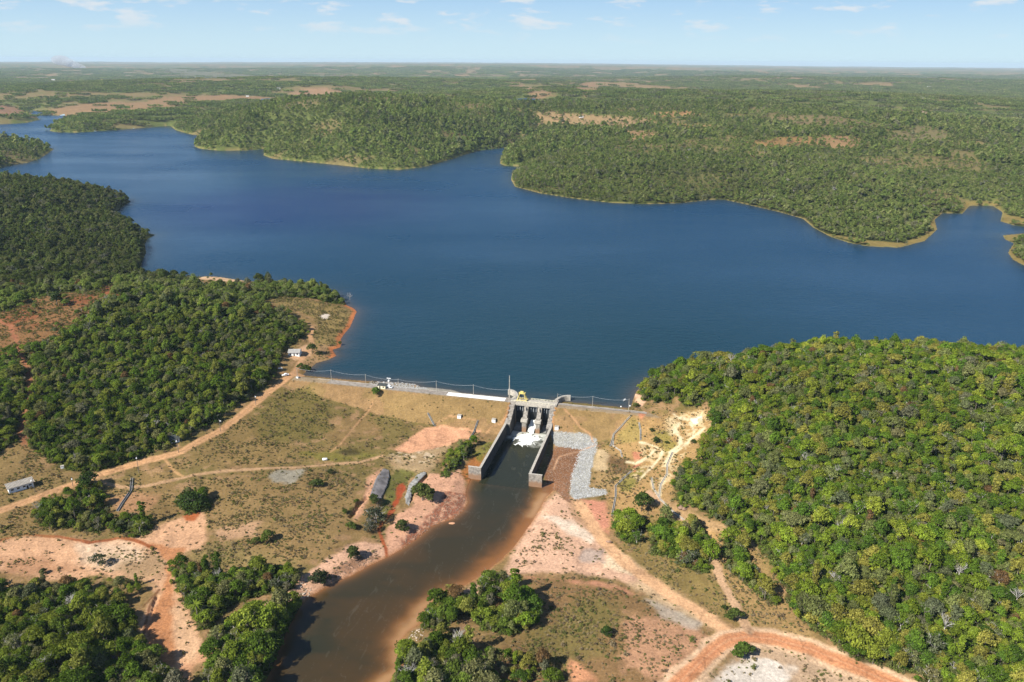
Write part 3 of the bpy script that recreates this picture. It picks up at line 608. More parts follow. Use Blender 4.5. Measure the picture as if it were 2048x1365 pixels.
def ground_mat():
    M = bpy.data.materials.new('soil_and_grass'); M.use_nodes = True; t = M.node_tree; p = t.nodes['Principled BSDF']
    p.inputs['Roughness'].default_value = 0.95; p.inputs['Specular IOR Level'].default_value = 0.05
    g = N(t, 'ShaderNodeNewGeometry'); at = N(t, 'ShaderNodeAttribute', attribute_name='Col')
    cols = at.outputs['Color']
    for scl, lo, hi, a, b_ in ((0.9, 0.3, 0.7, 0.72, 1.24), (0.13, 0.3, 0.7, 0.86, 1.12), (3.2, 0.3, 0.7, 0.82, 1.16), (0.02, 0.3, 0.7, 0.85, 1.12)):
        nz = N(t, 'ShaderNodeTexNoise'); nz.inputs['Scale'].default_value = scl; nz.inputs['Detail'].default_value = 4; nz.inputs['Roughness'].default_value = 0.65
        L(t, g.outputs['Position'], nz.inputs['Vector'])
        r = N(t, 'ShaderNodeMapRange'); r.inputs['From Min'].default_value = lo; r.inputs['From Max'].default_value = hi; r.inputs['To Min'].default_value = a; r.inputs['To Max'].default_value = b_; r.clamp = True
        L(t, nz.outputs['Fac'], r.inputs['Value'])
        mx = N(t, 'ShaderNodeMix', data_type='RGBA', blend_type='MULTIPLY'); mx.inputs[0].default_value = 1; L(t, cols, mx.inputs[6]); L(t, r.outputs[0], mx.inputs[7]); cols = mx.outputs[2]
        if scl == 0.9: first = nz.outputs['Fac']
    L(t, cols, p.inputs['Base Color'])
    bp = N(t, 'ShaderNodeBump'); bp.inputs['Strength'].default_value = 0.55; bp.inputs['Distance'].default_value = 0.5; L(t, first, bp.inputs['Height']); L(t, bp.outputs[0], p.inputs['Normal'])
    return M
GM = ground_mat()
Call = np.c_[np.clip(C, 0, 0.95), np.ones(len(C))]
GP = np.c_[GX, GY, GZ]
ii, jj = np.meshgrid(np.arange(NR - 1), np.arange(NC - 1), indexing='ij')
q0 = (ii * NC + jj).ravel(); QUADS = np.c_[q0, q0 + NC, q0 + NC + 1, q0 + 1]
def ground_piece(name, mask, P=GP, m_=GM, attr=None):
    F = QUADS[mask]; used, inv = np.unique(F, return_inverse=True)
    me = new_mesh(name, P[used], inv.reshape(F.shape)[:, ::-1], [m_], True, attr(used) if attr else {'Col': ('FLOAT_COLOR', Call[used])})
    return link(name, me)
keep = (lake_d[q0] > -25)
ql = lab[q0]
tag(ground_piece('ground', keep & (ql == 0)), kind='structure')
tag(ground_piece('dirt_road', keep & (ql == 1)), kind='structure')
tag(ground_piece('crest_road', keep & (ql == 4)), kind='structure')
tag(ground_piece('earth_dam', keep & (ql == 2)), 'long dry-grass earth dam between the dirt road and the concrete spillway', 'dam')
tag(ground_piece('earth_dam', keep & (ql == 3)), 'short dry-grass earth dam between the spillway and the wooded right hill', 'dam')

# ------------------------------------------------------------------ water
def water_mat(name, lake):
    M = bpy.data.materials.new(name); M.use_nodes = True; t = M.node_tree; p = t.nodes['Principled BSDF']
    g = N(t, 'ShaderNodeNewGeometry')
    at = N(t, 'ShaderNodeAttribute', attribute_name='Col'); L(t, at.outputs['Color'], p.inputs['Base Color'])
    p.inputs['IOR'].default_value = 1.33
    big = N(t, 'ShaderNodeTexNoise'); big.inputs['Detail'].default_value = 4; big.inputs['Roughness'].default_value = 0.55
    mp_ = N(t, 'ShaderNodeMapping'); mp_.inputs['Scale'].default_value = (0.0022, 0.0045, 1) if lake else (0.03, 0.05, 1); L(t, g.outputs['Position'], mp_.inputs[0]); L(t, mp_.outputs[0], big.inputs['Vector']); big.inputs['Scale'].default_value = 1.0
    rr = N(t, 'ShaderNodeMapRange'); rr.inputs['From Min'].default_value = 0.35; rr.inputs['From Max'].default_value = 0.65
    rr.inputs['To Min'].default_value, rr.inputs['To Max'].default_value = (0.14, 0.30) if lake else (0.10, 0.22)
    L(t, big.outputs['Fac'], rr.inputs['Value']); L(t, rr.outputs[0], p.inputs['Roughness'])
    h = None
    for scl, w_ in (((0.16, 1.0), (0.55, 0.55)) if lake else ((0.25, 0.7), (0.9, 0.5))):
        nz = N(t, 'ShaderNodeTexNoise'); nz.inputs['Scale'].default_value = scl; nz.inputs['Detail'].default_value = 3; nz.inputs['Roughness'].default_value = 0.6
        mq = N(t, 'ShaderNodeMapping'); mq.inputs['Scale'].default_value = (0.7, 1.3, 1); mq.inputs['Rotation'].default_value = (0, 0, 0.5); L(t, g.outputs['Position'], mq.inputs[0]); L(t, mq.outputs[0], nz.inputs['Vector'])
        v = math_node(t, 'MULTIPLY', nz.outputs['Fac'], w_); h = v if h is None else math_node(t, 'ADD', h, v)
    bp = N(t, 'ShaderNodeBump'); p.inputs['Specular IOR Level'].default_value = 0.29 if lake else 0.4
    bp.inputs['Strength'].default_value = 0.7 if lake else 0.12; bp.inputs['Distance'].default_value = 1.0 if lake else 0.5
    if lake:
        r3 = N(t, 'ShaderNodeMapRange'); r3.inputs['From Min'].default_value = 0.38; r3.inputs['From Max'].default_value = 0.62; r3.inputs['To Min'].default_value = 0.5; r3.inputs['To Max'].default_value = 1.0; L(t, big.outputs['Fac'], r3.inputs['Value']); L(t, r3.outputs[0], bp.inputs['Strength'])
    L(t, h, bp.inputs['Height']); L(t, bp.outputs[0], p.inputs['Normal'])
    return M
WL = water_mat('lake_water', True); WR = water_mat('river_water', False)
def lake_attr(u):
    d_ = lake_d[u]; c = np.empty((len(u), 3)); c[:] = (0.001, 0.031, 0.076)
    pc = onz(600, 412); pt = np.exp(-(((GX[u] - pc[0]) / 230) ** 2 + ((GY[u] - pc[1]) / 210) ** 2) ** 2) * (0.6 + 0.4 * fbm(GX[u], GY[u], 60, 3, 77)); c += (np.array((0.001, 0.014, 0.078)) - c) * (pt * 0.9)[:, None]
    nearv = np.exp(-np.clip(np.hypot(GX[u] - 20, GY[u] - 500) / 420, 0, None) ** 2)[:, None]
    c = c * (1 - nearv) + np.array((0.005, 0.030, 0.040)) * nearv
    s = (np.exp(np.clip(d_, None, 0) / 7.0) * (GR[u] < 800))[:, None] * 0.55
    c = c * (1 - s) + np.array((0.11, 0.075, 0.045)) * s
    s = (np.exp(np.clip(d_, None, 0) / 14.0) * (GR[u] >= 800))[:, None] * 0.6
    c = c * (1 - s) + np.array((0.035, 0.04, 0.028)) * s
    return {'Col': ('FLOAT_COLOR', np.c_[c, np.ones(len(c))])}
LP = GP.copy(); LP[:, 2] = 0
corner_ok = ~((V > -1.0) & (lake_d > -60) & (GR < 900))
tag(ground_piece('lake_water', (lake_d[q0] < 3.0) & corner_ok[q0], LP, WL, lake_attr), kind='structure')
rbW = np.array([onz(p[0], p[1], RIV)[:2] for p in RIGHT_BANK])
def river_attr(u):
    X, Y = GX[u], GY[u]; dr = dist_line(rbW, X, Y); Uu, Vv = uv(X, Y)
    na = fbm(X, Y * 1.6, 30, 4, 51); nb = fbm(X, Y, 10, 4, 53)
    c = np.empty((len(u), 3)); c[:] = (0.021, 0.023, 0.012)
    br = sstep(0.44, 0.60, na) * sstep(470, 360, Y) if False else sstep(0.42, 0.62, na) * (1 - sstep(330, 420, Y))
    c += (np.array((0.066, 0.036, 0.012)) - c) * (np.clip(br * 0.5 + 0.5 * (1 - sstep(330, 420, Y)) * sstep(-100, -60, X + (nb - 0.5) * 30), 0, 1) * 0.62)[:, None]
    o_ = np.exp(-(np.clip(dr + (nb - 0.5) * 10, 0, None) / 7.5) ** 2); c += (np.array((0.21, 0.085, 0.022)) - c) * (o_ * 0.9)[:, None]
    o_ = np.exp(-(np.clip(dr + (nb - 0.5) * 5, 0, None) / 4.0) ** 2) * sstep(0.4, 0.55, na); c += (np.array((0.40, 0.25, 0.12)) - c) * (o_ * 0.8)[:, None]
    sl_ = np.exp(np.clip(riv_d[u], None, 0) / 2.2) * ((np.abs(Uu) > 15) | (Vv > 84)); c += (np.array((0.24, 0.105, 0.04)) - c) * (sl_ * 0.8)[:, None]
    fo = (np.abs(Uu) < 14.6) * sstep(8, 12, Vv) * (1 - sstep(20, 34, Vv + (nb - 0.5) * 30 + np.abs(Uu) * 0.5)) * sstep(0.30, 0.55, fbm(X, Y, 4, 4, 55) + 0.1)
    c += (np.array((0.60, 0.60, 0.52)) - c) * (fo * 0.85)[:, None]
    st = sstep(0.50, 0.515, fbm(Uu * 3, Vv * 0.5, 12, 3, 57)) * (1 - sstep(0.515, 0.53, fbm(Uu * 3, Vv * 0.5, 12, 3, 57))) * (np.abs(Uu) < 40)
    c += (np.array((0.16, 0.15, 0.11)) - c) * (st * 0.15)[:, None]
    return {'Col': ('FLOAT_COLOR', np.c_[c, np.ones(len(c))])}
RP = GP.copy(); RP[:, 2] = RIV
tag(ground_piece('river_water', (riv_d[q0] < 1.5) & (V[q0] > 1), RP, WR, river_attr), kind='structure')
for P_, zz in pondW:
    me = bpy.data.meshes.new('pond_water'); pts = [tuple(p) + (zz,) for p in P_]
    me.from_pydata(pts, [], [tuple(range(len(pts)))]); me.materials.append(WL)
    a = me.attributes.new('Col', 'FLOAT_COLOR', 'POINT'); a.data.foreach_set('color', np.tile(np.array((0.012, 0.05, 0.09, 1), np.float32), len(pts)))
    tag(link('pond_water', me), kind='structure')
print('terrain', round(time.time() - T0, 1))

# ------------------------------------------------------------------ materials of the things
CONC = mat('weathered_concrete', (0.24, 0.215, 0.18), 0.9, 0.42, 0.8, stain=((0.24, 0.13, 0.065), -10.6, 0.9), bump=0.3)
SHADE_CONC = mat('shade_dark_concrete', (0.075, 0.07, 0.062), 0.9, 0.4, 0.4, bump=0.3)  # near-black tone imitating shade on spillway faces; reused on two drain floors
CONC_D = mat('old_grey_concrete', (0.22, 0.215, 0.20), 0.9, 0.3, 0.5, bump=0.3)
CONC_L = mat('pale_concrete', (0.38, 0.345, 0.285), 0.9, 0.3, 0.9, bump=0.2)
WHITE = mat('white_paint', (0.78, 0.78, 0.75), 0.6, 0.06, 1.0)
CREAM = mat('cream_paint', (0.72, 0.66, 0.48), 0.7, 0.06, 1.0)
YEL = mat('yellow_paint', (0.62, 0.50, 0.16), 0.6, 0.2, 1.5)
STEEL = mat('dark_steel', (0.018, 0.02, 0.022), 0.5, 0.3, 1.0)
GALV = mat('galvanised_steel', (0.42, 0.44, 0.45), 0.5, 0.15, 1.0, metal=0.2)
WOODP = mat('weathered_pole', (0.16, 0.14, 0.12), 0.9, 0.2, 2.0)
ROOFG = mat('grey_fibre_cement_roof', (0.30, 0.285, 0.26), 0.85, 0.2, 1.2)
ROOFD = mat('dark_roof', (0.055, 0.06, 0.055), 0.85, 0.25, 1.5)
GLASS = mat('dark_glass', (0.02, 0.025, 0.03), 0.15, 0.05, 1.0, spec=0.6)
RUBBER = mat('rubber', (0.02, 0.02, 0.02), 0.9, 0.1, 1.0)
ROCKR = mat('red_brown_rock', (0.22, 0.14, 0.092), 0.95, 0.35, 0.8, bump=0.4)
ROCKG = mat('grey_rock', (0.34, 0.335, 0.315), 0.95, 0.35, 0.6, bump=0.4)
BARK = mat('grey_bark', (0.17, 0.145, 0.115), 0.95, 0.25, 1.5)
BARKW = mat('bleached_bark', (0.42, 0.39, 0.35), 0.95, 0.2, 1.5)
FOAM = mat('white_foam', (0.66, 0.67, 0.62), 0.9, 0.25, 1.0, bump=0.5)
def gz(x, y): return float(gsample(GZ, x, y)[0])

# ------------------------------------------------------------------ spillway (local axes: x along the crest, y towards the lake = -v)
t = empty('spillway', (ORI[0], ORI[1], 0), DAM_ROT)
tag(t, 'concrete spillway with three gates, two piers and two long training walls', 'spillway')
def yv(prof): return [(-v, zz) for v, zz in prof]
for sd_ in (-1, 1):
    a, b_ = (14.4, 15.6)
    wall = MB().prism(yv([(14, -3.2), (18, -5.4), (40, -5.7), (80, -6.0), (80, -18), (14, -18)]), sd_ * a, sd_ * b_)
    wall.box(min(sd_ * 15.6, sd_ * 22.2), max(sd_ * 15.6, sd_ * 22.2), -80, -78.9, -18, -6.0)
    o = wall.build('training_wall', CONC, t, bevel=0.06)
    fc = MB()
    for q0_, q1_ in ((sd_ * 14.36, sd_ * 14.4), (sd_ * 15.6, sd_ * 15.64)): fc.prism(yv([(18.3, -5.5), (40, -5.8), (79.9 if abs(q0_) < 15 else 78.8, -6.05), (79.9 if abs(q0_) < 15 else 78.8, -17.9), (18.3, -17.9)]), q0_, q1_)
    fc.build('wall_shade_panel', SHADE_CONC, o)  # thin added panels, shade of the long wall faces put into their colour
    cp = MB().prism(yv([(18, -5.4), (40, -5.7), (79, -6.0), (79, -5.85), (40, -5.55), (18, -5.25)]), sd_ * 14.25, sd_ * 15.75)
    cp.box(min(sd_ * 14.25, sd_ * 22.3), max(sd_ * 14.25, sd_ * 22.3), -80.15, -79, -6.0, -5.83)
    cp.build('coping', CONC_L, o)
    ab = MB().prism(yv([(-7, 3.9), (3.2, 3.9), (3.4, 2.6), (6.4, 2.2), (6.6, 0.6), (9.6, 0.1), (9.8, -1.2), (12.8, -2.2), (13, -3.2), (18.2, -5.2), (18.2, -18), (-7, -18)]), sd_ * (12.0 if sd_ < 0 else 12.2), sd_ * 15.9)
    ao = ab.build('abutment', CONC, t, bevel=0.06); qi = 12.0 if sd_ < 0 else 12.2
    MB().prism(yv([(3.6, 1.9), (6.6, 0.2), (9.8, -1.7), (13, -3.7), (18.1, -5.6), (18.1, -17.9), (3.6, -17.9)]), sd_ * (qi - 0.04), sd_ * qi).prism(yv([(18.2, -6), (18.24, -6), (18.24, -17.9), (18.2, -17.9)]), sd_ * qi, sd_ * 14.3).build('wall_shade_panel', SHADE_CONC, ao)  # dark panels added on the inner faces, painted as if in shade
    # curved wing wall reaching into the lake
    w_ = MB(); arc = []
    for k in range(11):
        an = math.radians(90 * k / 10); arc.append((13.4 + 8.6 * (1 - math.cos(an)), 4.5 + 13 * math.sin(an)))
    for k in range(10):
        (x0, y0), (x1, y1) = arc[k], arc[k + 1]; dx, dy = x1 - x0, y1 - y0; ln = math.hypot(dx, dy); nx, ny = -dy / ln * 0.95, dx / ln * 0.95
        ps = [(sd_ * (x0 + nx), y0 + ny), (sd_ * (x1 + nx), y1 + ny), (sd_ * (x1 - nx), y1 - ny), (sd_ * (x0 - nx), y0 - ny)]
        w_.add([(px, py, -8) for px, py in ps] + [(px, py, 3.6) for px, py in ps], [(0, 1, 2, 3), (4, 5, 6, 7), (0, 1, 5, 4), (1, 2, 6, 5), (2, 3, 7, 6), (3, 0, 4, 7)])
    w_.build('wing_wall', CONC_L, t)
for uc in (-4.3, 4.9):
    p_ = MB().prism(yv([(-6.5, 3.4), (3.0, 3.4), (3.2, 1.6), (4.6, 0.2), (6.4, -2.6), (8.4, -4.6), (10.6, -5.0), (10.6, -18), (-6.5, -18)]), uc - 1.45, uc + 1.45)
    o = p_.build('pier', CONC, t, bevel=0.08)
    MB().prism(yv([(3.6, 0.2), (6.2, -3.0), (7.8, -4.6), (7.8, -17.9), (3.6, -17.9)]), uc - 1.5, uc - 1.45).prism(yv([(3.6, 0.2), (6.2, -3.0), (7.8, -4.6), (7.8, -17.9), (3.6, -17.9)]), uc + 1.45, uc + 1.5).build('side_shade_panel', SHADE_CONC, o)  # pier sides darkened by added panels that imitate the shade in the bays
    MB().prism(yv([(7.9, -4.7), (11.4, -5.0), (11.4, -6.6), (10.4, -7.6), (7.9, -6.6)]), uc - 2.15, uc + 2.15).build('pier_cap', CONC_L, o, bevel=0.06)
    MB().box(uc - 0.25, uc + 0.25, -6.5, -3.0, 0.0, 1.5, (0.1, 0.6)).build('hoist_pedestal', CONC_L, o)
dk = MB().box(-15.9, 15.9, -3.0, 3.4, 3.42, 3.95).box(-12, 12, -3.4, -2.3, 1.7, 3.42).box(-12, 12, 2.4, 3.2, 2.0, 3.42)
o = dk.build('bridge_deck', CONC_L, t, bevel=0.05)
rl = MB()
for yy in (-2.75, 3.15):
    for k in range(15): rl.box(-14.7 + 2.1 * k - 0.08, -14.7 + 2.1 * k + 0.08, yy - 0.08, yy + 0.08, 3.95, 4.95)
    rl.box(-14.8, 14.8, yy - 0.07, yy + 0.07, 4.9, 5.03); rl.box(-14.8, 14.8, yy - 0.05, yy + 0.05, 4.4, 4.5)
rl.build('railing', CREAM, o)
for uc, ww in ((-8.9, 6.2), (0.3, 6.3), (9.3, 5.9)):
    lift = 1.3 if abs(uc) < 2 else 0
    gt = MB().prism(yv([(-0.6, -12.6 + lift), (1.2, -9 + lift), (1.5, -4 + lift), (0.6, 0.2 + lift * 0.3), (0.3, 0.2 + lift * 0.3), (1.1, -4 + lift), (0.8, -9 + lift), (-1.0, -12.6 + lift)]), uc - ww / 2, uc + ww / 2).build('gate', STEEL, t)
    fr = MB().box(uc - ww / 2, uc + ww / 2, -1.1, -0.75, 0.35, 0.75)
    for q_ in (-0.28, 0.0, 0.28): fr.box(uc + q_ * ww - 0.14, uc + q_ * ww + 0.14, -1.9, -1.55, -2.6, 0.5)
    fr.build('gate_frame', GALV, gt)
    MB().prism(yv([(-3, -12.4), (2, -12.6), (7, -13.7), (11, -14.6), (11, -18), (-3, -18)]), uc - ww / 2, uc + ww / 2).build('sill', CONC_D, t)
# white water under the middle gate
Vf = []; Ff = []
nu, nv = 56, 80
gu = np.linspace(-11.5, 11.9, nu); gv = np.linspace(3, 33, nv)
UU, VV = np.meshgrid(gu, gv, indexing='ij')
cu = 0.6 - (VV - 8) * 0.04
half = np.where(VV < 10.6, 2.75, 2.75 + (VV - 10.6) * 0.75); half = np.minimum(half, 8.5) * (1 - 0.5 * sstep(20, 31, VV))
ed = (half - np.abs(UU - cu)) + (fbm(UU + 50, VV + 50, 2.2, 4, 71) - 0.5) * 13 * (VV > 11)
zz = np.where(VV < 11.5, -8.0 - (VV - 3) * 0.66, -13.7) + 0.7 * (fbm(UU + 9, VV + 9, 1.6, 3, 73) - 0.45) * sstep(5, 14, VV)
zz = np.where(VV > 11, np.minimum(zz, RIV + 0.05 + np.clip(ed, -1, None) * 0.45), zz)
zz = np.where(VV > 24, zz - (VV - 24) * 0.06, zz)
okp = ed > 0.35
idx = np.arange(nu * nv).reshape(nu, nv)
fq = [(idx[i, j], idx[i + 1, j], idx[i + 1, j + 1], idx[i, j + 1]) for i in range(nu - 1) for j in range(nv - 1) if okp[i, j] and okp[i + 1, j] and okp[i, j + 1] and okp[i + 1, j + 1]]
Pf = np.c_[UU.ravel(), -VV.ravel(), zz.ravel()]
fq = np.array(fq); us, inv = np.unique(fq, return_inverse=True)
o = link('foam', new_mesh('foam', Pf[us], inv.reshape(fq.shape), [FOAM], True)); o.location = (ORI[0], ORI[1], 0); o.rotation_euler = (0, 0, DAM_ROT); tag(o, kind='stuff')

# gantry crane on the bridge
t = empty('gantry_crane', (*from_uv(-8.2, -0.4), 3.95), DAM_ROT); tag(t, 'yellow gantry crane standing on the left end of the spillway bridge', 'crane')
for sx in (-1, 1):
    for sy in (-1, 1): MB().tube([(sx * 3.0, sy * 1.7, 0.5), (sx * 1.5, sy * 1.0, 5.2)], 0.26, 4).build('leg', YEL, t)
    MB().box(sx * 3.3 - 0.3, sx * 3.3 + 0.3, -2.4, 2.4, 0.02, 0.55).build('wheel_beam', YEL, t)
    MB().tube([(sx * 2.7, -1.6, 1.0), (sx * 1.7, 1.1, 4.8)], 0.13, 4).tube([(sx * 2.7, 1.6, 1.0), (sx * 1.7, -1.1, 4.8)], 0.13, 4).build('brace', YEL, t)
MB().box(-3.0, 3.0, -1.9, -1.6, 0.6, 0.95).box(-3.0, 3.0, 1.6, 1.9, 0.6, 0.95).build('cross_beam', YEL, t)
hp = MB().box(-2.1, 2.1, -1.5, 1.5, 5.2, 5.55).build('platform', YEL, t)
MB().box(-1.2, 0.9, -0.8, 0.8, 5.55, 6.5).build('hoist', YEL, hp)
MB().tube([(-2, -1.4, 6.4), (2, -1.4, 6.4)], 0.07, 4).tube([(-2, -1.4, 5.5), (-2, -1.4, 6.4)], 0.07, 4).tube([(2, -1.4, 5.5), (2, -1.4, 6.4)], 0.07, 4).build('guard_rail', YEL, hp)

# low walls along the lake side of the crest
def crest_wall(u0, u1, v0, label, step=3.0):
    w_ = MB(); n = int(abs(u1 - u0) / step)
    for k in range(n):
        ua = u0 + (u1 - u0) * k / n; ub = u0 + (u1 - u0) * (k + 1) / n
        za = 3.0 + 0.06 * math.sin(k * 2.1)
        (xa, ya), (xb, yb) = from_uv(ua, v0), from_uv(ub, v0); nx, ny = EV * 0.16
        ps = [(xa + nx, ya + ny), (xb + nx, yb + ny), (xb - nx, yb - ny), (xa - nx, ya - ny)]
        w_.add([(px, py, 2.2) for px, py in ps] + [(px, py, za + 0.42) for px, py in ps], [(0, 1, 2, 3), (4, 5, 6, 7), (0, 1, 5, 4), (1, 2, 6, 5), (2, 3, 7, 6), (3, 0, 4, 7)])
    return tag(w_.build('parapet', CONC_L), label, 'parapet')
def strip_road(name, u0, u1, v0, v1, zt, m_):
    b_ = MB(); n = max(1, int((u1 - u0) / 6))
    for k in range(n):
        ua, ub = u0 + (u1 - u0) * k / n, u0 + (u1 - u0) * (k + 1) / n
        c_ = [(*from_uv(ua, v1), zt), (*from_uv(ub, v1), zt), (*from_uv(ub, v0), zt), (*from_uv(ua, v0), zt)]
        b_.add(c_, [(0, 1, 2, 3)])
    tag(b_.build(name, m_), kind='structure')
CRESTM = mat('crest_gravel', (0.25, 0.215, 0.175), 0.95, 0.3, 0.4, bump=0.2)
strip_road('crest_road', -150, -61, -3.4, 3.2, 3.32, CRESTM); strip_road('crest_road', -20, -15.9, -3.4, 3.2, 3.32, CRESTM); strip_road('crest_road', 15.9, 75, -3.4, -0.6, 3.32, CRESTM)
strip_road('crest_pavement', -61, -20, -2.6, 2.6, 3.325, mat('white_lime_pavement', (0.80, 0.79, 0.75), 0.9, 0.08, 0.4))
crest_wall(17, 74, -3.5, 'low pale parapet along the lake edge of the short right dam')
crest_wall(-160, -17, -3.3, 'low pale parapet along the lake edge of the long left dam')

# ------------------------------------------------------------------ poles, mast, lamp, cables
def pole(px, py, h, label, lamp=0, r=0.17, az_=None, cat='utility pole', name='utility_pole'):
    X, Y, Z = hit(px, py); t = empty(name, (X, Y, Z - 0.1), DAM_ROT if az_ is None else az_); tag(t, label, cat, 'poles along the dam and the road')
    MB().tube([(0, 0, -0.6), (0, 0, h)], [r, r * 0.72], 7).build('pole', CONC_L if lamp == 0 else WOODP, t)
    MB().box(-0.08, 0.08, -0.9, 0.9, h - 0.75, h - 0.6).build('cross_arm', WOODP, t)
    if lamp:
        l = MB().tube([(0, 0, h - 1.2), (0, -0.9, h - 0.5), (0, -1.9, h - 0.35)], 0.06, 5).build('lamp_arm', GALV, t)
        MB().box(-0.28, 0.28, -3.0, -1.8, h - 0.45, h - 0.2).build('lamp_head', WHITE, l)
    return (X, Y, Z - 0.1 + h)
PLS = [(595, 755, 7.5, 'utility pole at the junction of the dirt road and the dam crest', 'the road junction'), (663, 763, 9, 'utility pole on the dam crest nearest the orange lake shore', 'the orange shore'),
       (732, 772, 9, 'utility pole on the dam crest just left of the dark-roofed hut', 'the hut'), (797, 779, 8, 'utility pole on the dam crest just right of the white van', 'the van'),
       (873, 785.5, 9, 'utility pole on the dam crest just left of the white paved strip', 'the start of the white strip'), (947, 793.5, 9, 'utility pole standing at the middle of the white paved strip', 'the middle of the white strip')]
tops = [pole(p[0], p[1], p[2], p[3]) for p in PLS]
X, Y = from_uv(-16.6, 1.5); Z = gz(X, Y)
t = empty('mast', (X, Y, Z - 0.2), DAM_ROT); tag(t, 'tall pale mast beside the yellow crane at the spillway', 'mast', 'poles along the dam and the road')
MB().tube([(0, 0, -0.5), (0, 0, 9), (0, 0, 19)], [0.42, 0.34, 0.2], 8).build('shaft', CONC_L, t)
MB().tube([(-0.7, 0, 9.1), (0.7, 0, 9.1)], 0.12, 5).build('cable_bracket', GALV, t)
mast_top = (X, Y, Z + 9)
PR = [(1115, 806, 7, 'utility pole at the right end of the spillway bridge', 'the bridge end'), (1185, 812.5, 7.5, 'utility pole in the middle of the short right dam', 'the middle of the right dam'), (1257, 823, 9, 'utility pole at the right end of the dam beside the pale bank', 'the pale bank')]
topr = [pole(p[0], p[1], p[2], p[3]) for p in PR]
def cable(a, b, sag, label):
    for off in (0,):
        pts = []
        for k in range(13):
            f_ = k / 12; pts.append((a[0] + (b[0] - a[0]) * f_, a[1] + (b[1] - a[1]) * f_, a[2] - 0.5 + (b[2] - a[2]) * f_ - sag * 4 * f_ * (1 - f_)))
        tag(MB().tube(pts, 0.04, 4).build('power_cable', GALV), label, 'cable', 'cable spans along the dam crest')
seq = tops + [mast_top]; nm_ = [p[4] for p in PLS] + ['the tall mast']
for k in range(len(seq) - 1): cable(seq[k], seq[k + 1], 1.3, 'sagging cable from %s to %s' % (nm_[k], nm_[k + 1]))
for k in range(2): cable(topr[k], topr[k + 1], 1.2, 'sagging cable from %s to %s' % (PR[k][4], PR[k + 1][4]))
# road poles with white lamps
for px, py, h, lb_ in ((278, 946, 11, 'dark lamp pole where the foot track leaves the left dirt road'), (357, 905, 9, 'dark lamp pole by the roadside below the dark-roofed cabin'), (441, 863, 8.5, 'dark lamp pole on the road bend right of the cabin in the trees'), (70, 982, 8, 'lamp pole at the right end of the long white shed'), (146, 973, 6, 'short lamp pole between the long white shed and the round tree'), (512, 812, 8, 'dark lamp pole on the road where it climbs to the dam')):
    pole(px, py, h, lb_, lamp=1, az_=random.uniform(0.2, 0.9), cat='lamp pole', name='lamp_pole')
X, Y, Z = hit(778.5, 776.5); t = empty('street_lamp', (X, Y, Z - 0.1), DAM_ROT); tag(t, 'white twin-armed lamp post with a round white disc beside the van', 'street lamp')
MB().tube([(0, 0, -0.3), (0, 0, 7.4)], 0.12, 6).build('post', WHITE, t)
for sx in (-1, 1): MB().box(min(sx * 0.1, sx * 1.5), max(sx * 0.1, sx * 1.5), -0.3, 0.3, 7.3, 7.6).build('lamp_head', WHITE, t)
MB().ball((0, -0.2, 5.5), 0.75, 10, 6, 0.9).build('disc', WHITE, t, True)
def board(px, py, w_, hh, label):
    X, Y, Z = hit(px, py); t = empty('signboard', (X, Y, Z), 0.1); tag(t, label, 'sign')
    for sx in (-1, 1): MB().tube([(sx * w_ * 0.35, 0, -0.3), (sx * w_ * 0.35, 0, hh)], 0.09, 5).build('post', WOODP, t)
    MB().box(-w_ / 2, w_ / 2, -0.14, -0.08, hh - 1.0, hh).build('panel', WHITE, t)
board(561, 742, 3.0, 2.6, 'white signboard on two posts at the forest edge above the junction')

